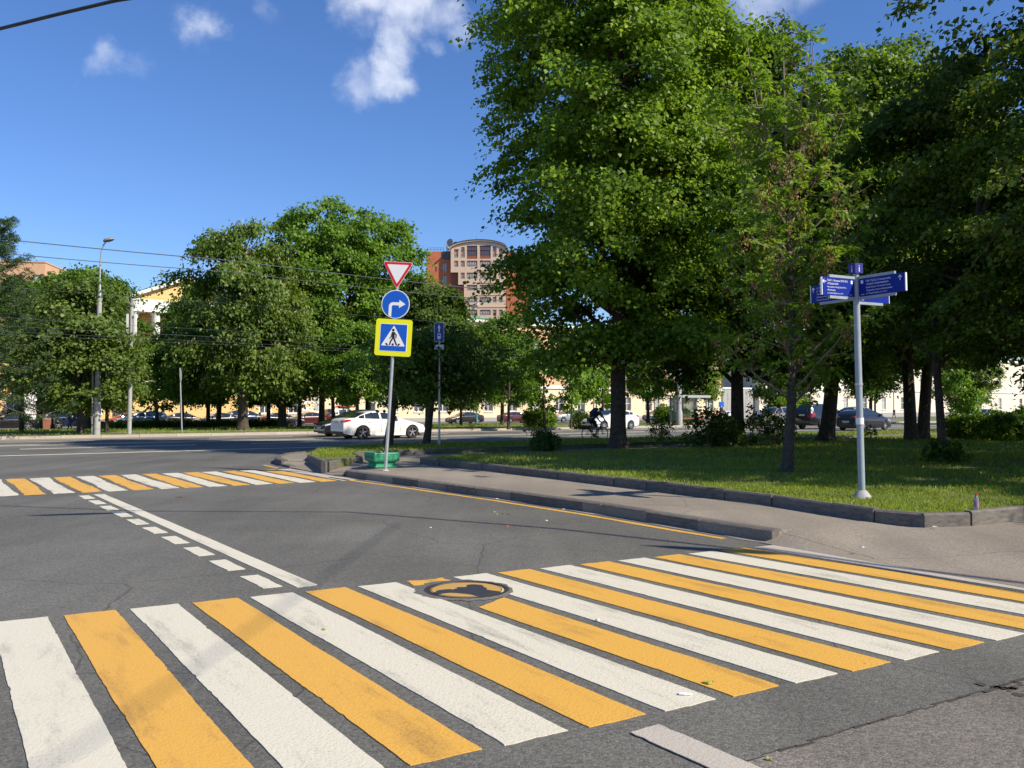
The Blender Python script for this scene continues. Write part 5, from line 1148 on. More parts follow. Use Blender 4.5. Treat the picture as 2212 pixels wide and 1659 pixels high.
# manhole
mh = empty('manhole', G(1008, 1276, 0), 0, 'round iron manhole half covered in yellow paint within the striped crossing', 'manhole')
M_IRON = mat('cast_iron', (.035, .033, .034), (.06, .057, .055), 12, .55, .3, 50, metal=.3)
m, nt, b = newmat('painted_cover'); N = nt.nodes; L = nt.links; tc = N.new('ShaderNodeTexCoord'); nz = N.new('ShaderNodeTexNoise'); nz.inputs['Scale'].default_value = 2.6; nz.inputs['Detail'].default_value = 3; nz.inputs['Roughness'].default_value = .4
mp = N.new('ShaderNodeMapping'); mp.inputs['Location'].default_value = (1.7, .65, .9); L.new(tc.outputs['Object'], mp.inputs[0]); L.new(mp.outputs[0], nz.inputs['Vector']); cr = N.new('ShaderNodeValToRGB'); cr.color_ramp.interpolation = 'CONSTANT'; cr.color_ramp.elements[0].color = (.035, .034, .038, 1); cr.color_ramp.elements[1].position = .42; cr.color_ramp.elements[1].color = (.50, .30, .075, 1)
e_ = cr.color_ramp.elements.new(.66); e_.color = (.46, .43, .38, 1); L.new(nz.outputs['Fac'], cr.inputs[0]); L.new(cr.outputs[0], b.inputs['Base Color']); b.inputs['Roughness'].default_value = .5; M_COVER = m
mb = MB(); mb.lathe([(.37, .003), (.37, .012), (.335, .014), (.33, .004), (.318, .004)], 48); mb.build('frame_ring', M_IRON, mh, smooth=40)
mb = MB(); mb.lathe([(.316, .004), (.316, .011), (.30, .012), (.0005, .012)], 48); mb.build('cover', M_COVER, mh, smooth=40)
mb = MB(); mb.lathe([(.303, .0122), (.306, .0145), (.309, .0122)], 48); mb.build('cover_rim', M_IRON, mh)
mb = MB(); rr = random.Random(4); n = 60
ring = [(.372, 0)] * n; vs = []
for k in range(n): a = 2 * math.pi * k / n; vs.append((.371 * math.cos(a), .371 * math.sin(a), .0125))
for k in range(n): a = 2 * math.pi * k / n; w = .40 + .05 * rr.random() + .08 * max(0, math.cos(a - 2.4)); vs.append((w * math.cos(a), w * math.sin(a), .0045))
mb.add(vs, [(k, (k + 1) % n, n + (k + 1) % n, n + k) for k in range(n)]); mb.build('asphalt_collar', M_ASPH, mh, smooth=60)

# plastic bottle on the kerb
M_PET = mat('clear_plastic', (.42, .50, .58), None, rough=.12, spec=.8); M_PET.node_tree.nodes['Principled BSDF'].inputs['Transmission Weight'].default_value = .7
bt = empty('plastic_bottle', G(2109, 1103, .295), 0, 'small water bottle with red cap standing on the lawn kerb', 'bottle')
mb = MB(); mb.lathe([(.0, .002), (.028, .0), (.032, .006), (.031, .03), (.032, .05), (.032, .12), (.030, .15), (.02, .178), (.0135, .186), (.0135, .192)], 18, cap=False); mb.build('bottle_body', M_PET, bt, smooth=50)
mb = MB(); mb.lathe([(.015, .190), (.015, .210), (.0005, .211)], 14, cap=False); mb.build('cap', M_SRED, bt, smooth=40)
mb = MB(); mb.lathe([(.0326, .055), (.0326, .115)], 18); lb_ = mb.build('label_band', mat('bottle_label', (.16, .22, .42), (.5, .1, .12), 30, .5), bt, smooth=60)

# litter and leaf scraps on the road
LM = [mat('litter_white', (.7, .7, .68), None), mat('litter_orange', (.5, .12, .04), None), mat('litter_brown', (.12, .08, .05), None), mat('litter_leaf', (.35, .36, .06), None)]
WHERE = {(1066, 1106): 'fallen yellow-green leaf on the asphalt beside the yellow edge line', (1073, 1111): 'scrap of orange wrapper beside the yellow-green leaf near the kerb', (1088, 1110): 'crushed brown leaf between the orange wrapper and the paper scrap', (1100, 1112): 'white paper scrap next to the crushed brown leaf near the kerb', (1096, 1137): 'flattened orange wrapper out in the lane past the paper scrap',
         (390, 1074): 'flat brown cardboard scrap on the asphalt below the far crossing', (1480, 1500): 'white paper scrap on a white stripe of the near crossing', (2138, 1126): 'white scrap on the forecourt below the plastic bottle', (2020, 1138): 'white scrap at the cracked lawn kerb on the forecourt', (1218, 1100): 'white scrap touching the kerbside yellow edge line', (1075, 1078): 'white scrap on the asphalt close to the dusty gutter',
         (1530, 1475): 'yellow-green leaf on a yellow stripe of the near crossing', (700, 1360): 'tiny green leaf on a white stripe beside the shadow streak', (1660, 1640): 'small green leaf at the asphalt seam', (1862, 1182): 'white scrap on the open forecourt asphalt', (1180, 1125): 'small white scrap alone in the lane beside the cable shadow', (930, 1140): 'tiny white scrap in the middle of the lane', (1290, 1340): 'white sliver between two stripes of the near crossing'}
CI = {'fal': 3, 'scr': 1, 'cru': 2, 'whi': 0, 'fla': 1, 'yel': 3, 'tin': 0, 'sma': 3}
for k, ((px_, py_), lab) in enumerate(WHERE.items()):
    c = 2 if 'brown' in lab else 3 if 'leaf' in lab else 1 if 'orange' in lab else 0
    sz = .13 if 'cardboard' in lab else .022 if ('tiny' in lab or 'small' in lab or 'sliver' in lab) else .045
    near = py_ > 1200; g = G(px_, py_, .14) if (px_ > 1700 and py_ < 1175) else G(px_, py_, .09 if px_ == 1862 else .009 if near else .001); rr = random.Random(k); mb = MB(); n = 7
    pts = [(math.cos(a * 6.283 / n) * sz * rr.uniform(.5, 1), math.sin(a * 6.283 / n) * sz * rr.uniform(.3, .7), rr.uniform(.002, .012)) for a in range(n)]
    mb.add(pts + [(x, y, 0) for x, y, z in pts], [tuple(range(n))] + [(a, (a + 1) % n, n + (a + 1) % n, n + a) for a in range(n)])
    tag(mb.build('litter_scrap', LM[c], loc=g), lab, 'litter', 'scraps on the street')

# bus lane sign on the roadside strip
g = at(949, 31.0, LZ); bs = empty('bus_lane_sign', g, R(-8), 'dark blue bus lane sign on a steel post among the small trees', 'traffic sign')
mb = MB(); mb.tube([(0, 0, 0), (0, 0, 4.1)], .04, 10); mb.build('post', M_GALV, bs, smooth=50)
a = layer('blue_panel', rrect(.35, .68, .04, 4, 0, 3.98), .045, .055, M_SWHT, bs); layer('sign_field', rrect(.325, .655, .035, 4, 0, 3.98), .0552, .0575, mat('sign_navy', (.004, .03, .26), None, rough=.4), a)
layer('white_arrow', [(-.02, 3.98), (.02, 3.98), (.02, 4.12), (.055, 4.12), (0, 4.26), (-.055, 4.12), (-.02, 4.12)], .0577, .060, M_SWHT, a)
layer('bus_symbol', rrect(.12, .19, .015, 3, 0, 3.84), .0577, .060, M_SWHT, a); layer('bus_window', rrect(.085, .06, .01, 3, 0, 3.875), .0602, .062, M_SBLU, a); layer('bus_road', [(-.012, 3.68), (.012, 3.68), (.012, 3.72), (-.012, 3.72)], .0577, .060, M_SWHT, a)
a = layer('tow_panel', rrect(.34, .17, .02, 3, 0, 3.46), .045, .055, M_SWHT, bs); layer('tow_symbol', [(-.1, 3.41), (-.02, 3.50), (.0, 3.50), (.05, 3.44), (.1, 3.44), (.1, 3.41)], .0552, .057, M_SBLK, a)

# far street lamp, camera mast, edge-on sign
def mp_(px_, v): u = MU(px_, v); return MV(u, v, fz(v))
sl = empty('street_lamp', mp_(210, VK + .9), 0, 'tall grey street lamp with a single curved arm on the far verge', 'street lamp')
mb = MB(); mb.tube([(0, 0, 0), (.02, 0, 2.2), (.02, 0, 2.21), (.06, 0, 7.2)], [.175, .165, .145, .125], 14); mb.tube([(.06, 0, 7.2), (.065, 0, 7.35)], [.14, .14], 14); mb.build('column', M_CONC, sl, smooth=50)
mb = MB(); mb.tube([(.065, 0, 7.35), (.07, 0, 7.9), (.07, 0, 8.6), (.08, 0, 9.3), (.13, 0, 9.85), (.26, 0, 10.2), (.42, -.02, 10.38)], [.13, .06, .042, .04, .04, .038, .036], 10); mb.build('arm', M_GALV, sl, smooth=50)
mb = MB(); mb.lathe([(.02, .12), (.15, .10), (.2, .02), (.2, -.02), (.15, -.06), (.02, -.07)], 14, (.52, -.02, 10.42), Matrix.Rotation(R(-14), 3, 'Y') @ Matrix.Diagonal((1.5, 1, 1))); mb.build('lamp_head', M_GPAN, sl, smooth=50)
mb = MB(); mb.tube([(-.22, -.05, 0), (-.22, -.05, 2.4), (-.24, -.05, 4.2), (-.26, -.05, 5.4)], .045, 8); mb.build('cable_riser', M_CONC, sl)
for z, x0, x1 in ((3.55, -.9, 1.1), (5.6, -.75, .1), (6.0, -.9, .15)): mb = MB(); mb.tube([(x0, 0, z), (x1, 0, z + .02)], .03, 6); mb.build('wire_bracket', M_GALV, sl)
mb = MB(); mb.tube([(.1, 0, 5.3), (.8, .05, 6.1)], .05, 6); mb.build('cable_drop', M_BLACK, sl)
mb = MB(); mb.b2(.45, .5, -.03, .03, 3.1, 4.1); mb.build('bracket_plate', M_GALV, sl)
for z in (.9, 2.2, 4.4, 6.3): mb = MB(); mb.lathe([(.172 - .006 * z, z - .03), (.182 - .006 * z, z), (.172 - .006 * z, z + .03)], 14); mb.build('band_clamp', M_GALV, sl, smooth=50)
cm = empty('camera_mast', mp_(280, VK + 1.3), 0, 'slim grey mast with camera boxes on top on the far verge', 'mast')
mb = MB(); mb.tube([(0, 0, 0), (.03, 0, 4), (.06, 0, 7.0)], [.12, .11, .10], 12); mb.build('mast', M_CONC, cm, smooth=50)
for s in (-1, 1): mb = MB(); mb.b2(.06 + s * .2 - .06, .06 + s * .2 + .06, -.08, .08, 5.4, 6.6); mb.build('equipment_box', M_SWHT, cm)
mb = MB(); mb.lathe([(.05, 7.0), (.16, 7.05), (.16, 7.15), (.08, 7.2), (.1, 7.45)], 12, (.06, 0, 0), cap=True); mb.build('camera_head', M_GPAN, cm, smooth=50)
mb = MB(); mb.tube([(.06, 0, 7.35), (.5, 0, 7.42)], [.05, .07], 8); mb.build('camera', M_SWHT, cm)
es = empty('road_sign', mp_(394, VK + 1.2), R(72), 'road sign seen edge-on, on a leaning steel post on the far verge', 'traffic sign'); es.rotation_euler = (0, 0, 0)
mb = MB(); mb.tube([(0, 0, 0), (-.16, 0, 3.7)], .04, 10); mb.build('post', M_GALV, es, smooth=50)
mb = MB(); mb.lathe([(.35, -.01), (.35, .01)], 28, (-.09, -.03, 3.25), Matrix.Rotation(R(102), 3, 'Z') @ Matrix.Rotation(R(90), 3, 'X'), cap=True); mb.build('sign_disc', M_SGRY, es)
def lamppost(px_, v, m, label, h=4.2):
    o = empty('park_lamp', mp_(px_, v), 0, label, 'lamp post', 'park lamp posts'); mb = MB(); mb.lathe([(.16, 0), (.16, .35), (.10, .45), (.09, 1.0), (.06, 1.05), (.05, h - .6)], 12, cap=True); mb.build('post', m, o, smooth=40)
    mb = MB(); mb.lathe([(.06, h - .6), (.16, h - .5), (.2, h - .1), (.05, h + .05)], 10, cap=True); mb.build('lantern', m, o, smooth=40)
M_TEAL = mat('teal_paint', (.02, .13, .15), (.03, .17, .19), 6, .5); M_IRONP = mat('dark_iron_paint', (.015, .017, .02), None, rough=.5)
lamppost(1030, 76, M_TEAL, 'teal lamp post by the leaning verge tree'); lamppost(1422, 76, M_TEAL, 'teal lamp post by the green parked estate'); lamppost(114, 78, M_IRONP, 'dark iron lamp post in front of the entrance porch')
# concrete pole by the shelter, traffic light, bin
o = empty('concrete_pole', mp_(1467, VK + 1.0), 0, 'thick concrete pole with stepped foot in front of the bus shelter', 'pole'); mb = MB(); mb.lathe([(.27, 0), (.26, 1.1), (.2, 1.25), (.19, 4), (.13, 8.8)], 16, cap=True); mb.build('shaft', M_CONC, o, smooth=50)
mb = MB(); mb.lathe([(.205, 3.2), (.215, 3.25), (.205, 3.3)], 16); mb.build('band_clamp', M_GALV, o)
o = empty('traffic_light', mp_(1890, VK + 1.0), TM, 'traffic light mast with signal heads seen from behind', 'traffic light'); mb = MB(); mb.tube([(0, 0, 0), (0, 0, 8)], [.11, .08], 10); mb.build('mast', M_CONC, o, smooth=50)
for s in (-1, 1):
    mb = MB(); mb.b2(s * .42 - .17, s * .42 + .17, -.12, .12, 3.0, 4.0); h_ = mb.build('signal_head', M_IRONP, o)
    for k in range(3): mb = MB(); mb.lathe([(.13, 0), (.13, .16), (.12, .16), (.12, 0)], 12, (0, 0, 0), Matrix.Rotation(R(-90), 3, 'X')); mb.build('visor', M_IRONP, h_, loc=(s * .42, .12, 3.17 + k * .33))
    mb = MB(); mb.tube([(0, 0, 3.5), (s * .25, 0, 3.5)], .03, 6); mb.build('bracket', M_IRONP, o)
# bus shelter
o = empty('bus_shelter', MV(MU(1490, VK + 3.2), VK + 3.2, .15), TM, 'glass bus shelter with flat roof and route panel on the far pavement', 'bus shelter')
M_PANE = mat('shelter_glass', (.35, .42, .42), None, rough=.05, spec=.6); M_PANE.node_tree.nodes['Principled BSDF'].inputs['Transmission Weight'].default_value = .9
for x in (-1.6, -.2, 1.6): mb = MB(); mb.b2(x - .05, x + .05, .7, .8, 0, 2.4); mb.build('column', M_GPAN, o)
for x in (-1.6, 1.6): mb = MB(); mb.b2(x - .05, x + .05, -.5, -.4, 0, 2.4); mb.build('column', M_GPAN, o)
mb = MB(); mb.b2(-1.85, 1.85, -.75, .95, 2.4, 2.5); mb.build('roof', M_GPAN, o); mb = MB(); mb.b2(-1.75, 1.75, -.8, -.751, 2.28, 2.5); mb.build('fascia', M_SGRY, o)
for x0, x1 in ((-1.55, -.25), (-.15, 1.55)): mb = MB(); mb.b2(x0, x1, .74, .76, .2, 2.3); mb.build('glass_pane', M_PANE, o)
mb = MB(); mb.b2(-1.61, -1.59, -.4, .7, .2, 2.3); mb.build('glass_pane', M_PANE, o)
mb = MB(); mb.b2(-1.2, -.4, .66, .72, 1.05, 1.95); r_p = mb.build('route_panel', M_SGRY, o); mb = MB(); mb.b2(-1.15, -.45, .645, .658, 1.1, 1.9); mb.build('route_map', mat('route_print', (.55, .62, .62), (.72, .74, .72), 3, .5), r_p)
mb = MB(); mb.b2(-.9, 1.4, .2, .6, .45, .52); b_ = mb.build('bench', M_BRICKW, o)
for x in (-.7, 1.2): mb = MB(); mb.b2(x - .04, x + .04, .3, .5, 0, .45); mb.build('leg', M_GPAN, b_)
o = empty('litter_bin', mp_(1545, VK + 2.2), TM, 'small grey litter bin at the end of the bus stop', 'bin'); mb = MB(); mb.lathe([(.22, 0), (.24, .05), (.26, .62), (.24, .68)], 14, cap=True); mb.build('drum', M_CONC, o, smooth=40); mb = MB(); mb.lathe([(.24, .681), (.25, .72), (.2, .74)], 14, cap=True); mb.build('lid', M_GPAN, o, smooth=40)
o = empty('notice_board', MV(MU(1558, 98), 98, -.37), TM, 'blue notice board on a post in front of the cream building', 'sign'); mb = MB(); mb.b2(-.6, .6, -.03, .03, 2.0, 2.9); mb.build('board', M_SBLU, o); mb = MB(); mb.tube([(0, .06, 0), (0, .06, 2.9)], .04, 8); mb.build('post', M_GALV, o)
o = empty('brown_fence', MV(MU(1490, 60), 60, fz(60)), TM, 'low dark red rail fence behind the bus stop', 'fence')
for i in range(9): mb = MB(); mb.b2(i * .6 - .03, i * .6 + .03, -.03, .03, 0, .75); mb.build('picket', M_BRICKW, o)
for z in (.3, .68): mb = MB(); mb.b2(-.1, 5.0, -.05, -.031, z, z + .12); mb.build('rail', M_BRICKW, o)

# overhead cables
def cable(pts, r, label, m=None, n=6, sag=0.0, group='overhead cables'):
    P = [Vector(p) for p in pts]; out = []
    for i in range(len(P) - 1):
        k = 14 if i < len(P) - 2 else 15
        for j in range(k): t = j / 14; p = P[i].lerp(P[i + 1], t); p.z -= sag * 4 * t * (1 - t); out.append(p)
    if hasattr(r, '__len__'): r = [r[min(i // 14, len(r) - 1)] for i in range(len(out))]
    mb = MB(); mb.tube(out, r, n, cap=True); return tag(mb.build('overhead_cable', m or M_WIRE, smooth=60), label, 'cable', group)
def above(px_, py_, h): g = G(px_, py_); k = h / math.tan(SUN_EL); return Vector((g.x + math.sin(SUN_AZ) * k, g.y + math.cos(SUN_AZ) * k, h))
c1 = [Vector(at(-300, 14.2, 7.0)), ] 
atH = lambda x, y, h: Vector((0, 0, CAM_H)) + ray(x, y) * ((h - CAM_H) / ray(x, y).z)
ca = [tuple(atH(0, 62, 7.0)), tuple(atH(128, 30, 7.0)), tuple(atH(255, 0, 7.0))] + [tuple(above(x, y, 7.0)) for x, y in ((300, 1104), (750, 1106), (1200, 1142), (1660, 1193), (1950, 1236), (2212, 1282))]
e1, e2 = Vector(ca[-2]), Vector(ca[-1]); ca.append(tuple(e2 + (e2 - e1) * 6)); s1, s2 = Vector(ca[0]), Vector(ca[1]); ca.insert(0, tuple(s1 + (s1 - s2) * 8))
cable(ca, [.024, .024, .024, .026, .03, .036, .04, .044, .046, .046, .046], 'thick twisted black cable crossing high over the side street')  # unseen run made thicker to strengthen its shadow on the road
mb = MB(); a_, b_ = Vector(above(60, 1114, 7.0)), Vector(above(290, 1107, 7.0)); d_ = (b_ - a_); mb.tube([a_, a_ + d_ * .15, a_ + d_ * .5, a_ + d_ * .85, b_], [.02, .07, .09, .06, .02], 8)
tag(mb.build('cable_bulge', M_WIRE, smooth=60), 'black splice sleeve hung on the cable over the side street', 'cable sleeve')
mb = MB(); a_, b_ = Vector(above(1390, 1178, 6.9)), Vector(above(1690, 1198, 6.9)); d_ = (b_ - a_); mb.tube([a_, a_ + d_ * .2, a_ + d_ * .6, a_ + d_ * .9, b_], [.02, .10, .15, .10, .03], 8)  # unseen bundle added to throw a dark patch onto the crossing
tag(mb.build('cable_bulge', M_WIRE, smooth=60), 'unseen black bundle added on the forecourt cables to cast a shadow patch', 'cable sleeve')
cable([above(1640, 1184, 7.3), above(1900, 1222, 7.3), above(2212, 1262, 7.3), above(2600, 1310, 7.3)], .045, 'second black cable over the forecourt beside the thick twisted one')
cable([above(860, 1130, 11), above(540, 1360, 11), above(160, 1620, 11), above(-400, 1900, 11)], .013, 'bundled cable spanning high along the side street')
for v, h0, h1, r_, sg, lab in ((VK, 10.05, 9.75, .026, .15, 'upper thick service cable strung along the far verge'), (VK, 9.4, 9.1, .021, .2, 'lower thick service cable strung along the far verge'), (48.0, 7.4, 6.9, .007, .1, 'thin span wire above the far traffic lane'), (46.5, 5.75, 5.3, .007, .05, 'brownish contact wire over the far lane'), (46.0, 5.3, 4.95, .008, .05, 'grey contact wire over the far lane'), (44.2, 4.85, 4.65, .006, .03, 'upper thin wire of the low pair over the road'), (44.0, 4.70, 4.5, .006, .03, 'lower thin wire of the low pair over the road')):
    cable([MV(MU(-60, v) - 12, v, h0 + .2), MV(MU(500, v), v, (h0 + h1) / 2 + .1), MV(MU(1300, v), v, h1), MV(MU(1900, v) + 10, v, h1 - .1)], r_, lab, M_WIREG, 5, sg)

# ------------------------------------------------------------------ cars
def carpaint(name, c, metal=.0): return mat('paint_' + name, c, None, rough=.28, spec=.5, coat=.7, metal=metal)
M_TAIL = mat('tail_lamp', (.42, .012, .015), None, rough=.15, spec=.7); M_HEAD = mat('head_lamp', (.55, .57, .60), None, rough=.08, spec=.9); M_PLATE = mat('number_plate', (.62, .62, .60), (.45, .45, .44), 22, .5); M_SEAM = mat('panel_gap', (.03, .03, .03), None, rough=.8)
CARS = {
 'saloon': dict(L=4.69, W=1.81, H=1.44, fw=.83, rw=3.67, wr=.335, deck=[(0, .60), (.10, .70), (.5, .80), (1.25, .955), (1.5, .975), (3.0, 1.0), (3.95, 1.05), (4.45, 1.05), (4.62, .98), (4.69, .90)], roof=[(1.22, .95), (1.5, 1.08), (2.05, 1.37), (2.35, 1.425), (2.75, 1.44), (3.2, 1.405), (3.6, 1.29), (4.1, 1.06), (4.15, 1.04)], bot=.20, side=[(1.62, 2.60), (2.70, 3.52), (3.56, 3.86)], ws=(1.42, 2.14), rg=(3.42, 4.04)),
 'fastback': dict(L=4.40, W=1.73, H=1.46, fw=.85, rw=3.45, wr=.315, deck=[(0, .58), (.1, .70), (.5, .80), (1.15, .96), (1.4, .99), (3.0, 1.03), (3.8, 1.07), (4.2, 1.09), (4.33, 1.0), (4.40, .86)], roof=[(1.10, .95), (1.4, 1.1), (1.95, 1.38), (2.25, 1.44), (2.65, 1.46), (3.1, 1.42), (3.6, 1.26), (4.0, 1.1), (4.05, 1.08)], bot=.19, side=[(1.55, 2.48), (2.58, 3.36), (3.4, 3.72)], ws=(1.34, 2.05), rg=(3.3, 3.95)),
 'crossover': dict(L=4.60, W=1.85, H=1.68, fw=.92, rw=3.58, wr=.36, deck=[(0, .68), (.08, .86), (.4, .96), (1.15, 1.08), (1.35, 1.10), (3.0, 1.13), (4.2, 1.17), (4.45, 1.14), (4.55, 1.0), (4.60, .86)], roof=[(1.05, 1.07), (1.35, 1.2), (1.95, 1.55), (2.25, 1.64), (2.8, 1.68), (3.6, 1.65), (4.1, 1.57), (4.25, 1.48), (4.5, 1.16)], bot=.25, side=[(1.5, 2.42), (2.52, 3.36), (3.44, 4.1)], ws=(1.28, 2.02), rg=(4.18, 4.44)),
 'offroader': dict(L=4.9, W=1.93, H=1.87, fw=.95, rw=3.75, wr=.39, deck=[(0, .75), (.08, .98), (.4, 1.06), (1.25, 1.16), (1.45, 1.18), (3.0, 1.20), (4.6, 1.22), (4.78, 1.2), (4.86, 1.05), (4.9, .9)], roof=[(1.15, 1.15), (1.45, 1.3), (2.0, 1.72), (2.3, 1.82), (2.9, 1.87), (4.2, 1.85), (4.55, 1.80), (4.68, 1.66), (4.84, 1.24)], bot=.30, side=[(1.6, 2.5), (2.6, 3.5), (3.58, 4.5)], ws=(1.38, 2.08), rg=(4.62, 4.82)),
 'hatchback': dict(L=4.33, W=1.79, H=1.49, fw=.92, rw=3.53, wr=.325, deck=[(0, .60), (.1, .72), (.5, .84), (1.1, .98), (1.35, 1.0), (3.0, 1.04), (3.95, 1.10), (4.15, 1.10), (4.27, .96), (4.33, .84)], roof=[(1.0, .96), (1.35, 1.12), (1.95, 1.40), (2.3, 1.47), (2.7, 1.49), (3.3, 1.46), (3.8, 1.37), (3.95, 1.28), (4.18, 1.08)], bot=.19, side=[(1.45, 2.42), (2.52, 3.36), (3.42, 3.78)], ws=(1.28, 2.05), rg=(3.86, 4.12)),
}
def wheel_mesh(r, spokes, kind):
    R90 = Matrix.Rotation(R(90), 3, 'X')
    t = MB(); t.lathe([(r * .68, -.10), (r * .9, -.105), (r * .985, -.085), (r, -.04), (r, .04), (r * .985, .085), (r * .9, .105), (r * .68, .10)], 30, (0, 0, 0), R90)
    m = MB(); m.lathe([(r * .69, -.10), (r * .66, -.085), (r * .63, .0), (r * .63, .06)], 30, (0, 0, 0), R90); m.lathe([(.001, .085), (r * .16, .08), (r * .18, .05)], 14, (0, 0, 0), R90)
    m.lathe([(.001, -.085), (r * .16, -.08), (r * .18, -.05)], 14, (0, 0, 0), R90)
    for k in range(spokes):
        for s in (-1, 1):
            M = Matrix.Rotation(2 * math.pi * k / spokes, 3, 'Y'); w = r * (.16 if spokes <= 5 else .10)
            vs = [M @ Vector(p) for p in ((-w * .6, s * .078, r * .12), (w * .6, s * .078, r * .12), (w * .5, s * .088, r * .66), (-w * .5, s * .088, r * .66), (-w * .5, s * .05, r * .12), (w * .5, s * .05, r * .12), (w * .4, s * .06, r * .66), (-w * .4, s * .06, r * .66))]
            m.add(vs, [(0, 1, 2, 3), (4, 7, 6, 5), (0, 3, 7, 4), (1, 5, 6, 2)])
    d = MB(); d.lathe([(.001, .03), (r * .62, .03), (r * .62, -.03), (.001, -.03)], 24, (0, 0, 0), R90)
    return t.mesh('tyre', M_RUB, 40), m.mesh('rim', M_ALU, 30), d.mesh('brake_disc', M_BLACK)
def make_car(kind, spokes=5):
    c = CARS[kind]; L, W, wr = c['L'], c['W'], c['wr']; cx0 = L / 2
    def itp(t, x): return float(np.interp(x, [p[0] for p in t], [p[1] for p in t]))
    dk = lambda x: sum(itp(c['deck'], x + o) for o in (-.06, -.03, 0, .03, .06)) / 5 if .1 < x < L - .1 else itp(c['deck'], x)
    def rf(x):
        if x < c['roof'][0][0] or x > c['roof'][-1][0]: return 0
        return sum(itp(c['roof'], x + o) for o in (-.1, -.05, 0, .05, .1)) / 5
    def hw(x): e = abs(x - cx0) / cx0; return W / 2 * (1 - .13 * e ** 5 - .05 * e ** 2)
    def zb(x):
        z = c['bot'] + .05 * max(0, abs(x - cx0) / cx0 - .75) * 8
        ar = wr + .055
        for xc in (c['fw'], c['rw']):
            if abs(x - xc) < ar: z = max(z, wr - .01 + math.sqrt(ar * ar - (x - xc) ** 2))
        return z
    def sec(x):
        w = hw(x); b = zb(x); d = dk(x); r_ = rf(x); g = max(0, r_ - d); k = min(1, g / .42)
        lo = c['bot']; P = [(w * .92, b)]
        for t, f in ((.18, .965), (.45, 1.0), (.68, .992), (.86, .975)):
            z = lo + (d - lo) * t; P.append((w * f, max(z, b + .004 * len(P))))
        P.append((w * .935, d - .025)); P.append((w * .90, d))
        y8 = w * .90 - .23 * k * (g / .45 if g < .45 else 1)
        if g > .012:
            for t in (.35, .7): P.append((w * .90 + (y8 - w * .90) * t ** 1.15, d + (r_ - .055 * k - d) * t))
            P.append((y8, r_ - .055 * k)); P.append((y8 - .06 * k, r_ - .022 * k)); P.append((y8 * .5, r_ - .004)); P.append((0, r_))
        else:
            cr_ = .035 * min(1, (x) / .4, (L - x) / .3)
            for f in (.86, .80, .72, .60, .3, 0): P.append((w * f, d + cr_ * (1 - (f / .9) ** 2)))
        return P
    xs = sorted(set([0, .015, .05, .1] + [L - .015, L - .05, L - .1] + [round(x, 3) for x in np.linspace(.15, L - .15, 44)] + [round(xc + s * (wr + .055) * math.cos(a), 3) for xc in (c['fw'], c['rw']) for s in (-1, 1) for a in (0.02, .3, .6, .9, 1.25)]))
    mb = MB(); n = len(sec(1.0)); vs = []
    for i, x in enumerate(xs):
        S = sec(x); sh = 1.0
        if x < .05 or x > L - .05: sh = .965 if (x == 0 or x == L) else .985
        for s in (1, -1):
            for y, z in S:
                zz = z if sh == 1 else .55 + (z - .55) * (1 - (1 - sh) * 1.6)
                vs.append((cx0 - x, s * y * sh, zz))
    fs = []
    for i in range(len(xs) - 1):
        for s in (0, 1):
            for k in range(n - 1):
                a = i * 2 * n + s * n + k; b = a + 1; e = a + 2 * n; f = b + 2 * n; fs.append((a, b, f, e) if s == 0 else (a, e, f, b))
    for i in (0, len(xs) - 1):
        base = i * 2 * n; loop = [base + k for k in range(n)] + [base + n + k for k in range(n - 2, -1, -1)]; fs.append(tuple(loop))
    mb.add(vs, fs)
    bm_ = mb.mesh('body', M_SWHT, 32)
    parts = [('body', bm_, 'PAINT')]
    def on_side(x, t, s, off=.006):
        S = sec(x); lo_, hi = S[6], S[9]; y = lo_[0] + (hi[0] - lo_[0]) * t ** 1.1; z = lo_[1] + (hi[1] - lo_[1]) * t
        return Vector((cx0 - x, s * (y + off), z + off * .3))
    for s in (1, -1):
        for j, (a, b) in enumerate(c['side']):
            g = MB(); N_ = 8; v = []
            for i in range(N_ + 1):
                x = a + (b - a) * i / N_; v += [on_side(x, .06, s), on_side(x, .45, s), on_side(x, .90, s)]
            g.add(v, [(3 * i + q, 3 * i + 3 + q, 3 * i + 4 + q, 3 * i + 1 + q) for i in range(N_) for q in (0, 1)]); parts.append(('side_window', g.mesh('side_window', M_GLASS), None))
    for nm, (a, b) in (('windscreen', c['ws']), ('rear_window', c['rg'])):
        g = MB(); N_ = 8; v = []; K_ = 8
        for i in range(N_ + 1):
            x = a + (b - a) * i / N_; S = sec(x); y8 = S[9][0] * .96
            for k in range(K_ + 1):
                y = -y8 + 2 * y8 * k / K_; z = float(np.interp(abs(y), [0, S[11][0], S[10][0], S[9][0]], [S[12][1], S[11][1], S[10][1], S[9][1]])); v.append((cx0 - x + (.008 if nm == 'windscreen' else -.008), y, z + .009))
        g.add(v, [(i * (K_ + 1) + k, i * (K_ + 1) + k + 1, (i + 1) * (K_ + 1) + k + 1, (i + 1) * (K_ + 1) + k) for i in range(N_) for k in range(K_)]); parts.append((nm, g.mesh(nm, M_GLASS, 60), None))
    def on_body(x, z, s, off=.008):
        S = sec(x)[:7]; zs = [q[1] for q in S]; ys = [q[0] for q in S]; return Vector((cx0 - x, s * (float(np.interp(z, zs, ys)) + off), z))
    hi = dk(L - .35) - .04; lo_ = hi - (.17 if kind in ('saloon', 'fastback', 'hatchback') else .34)
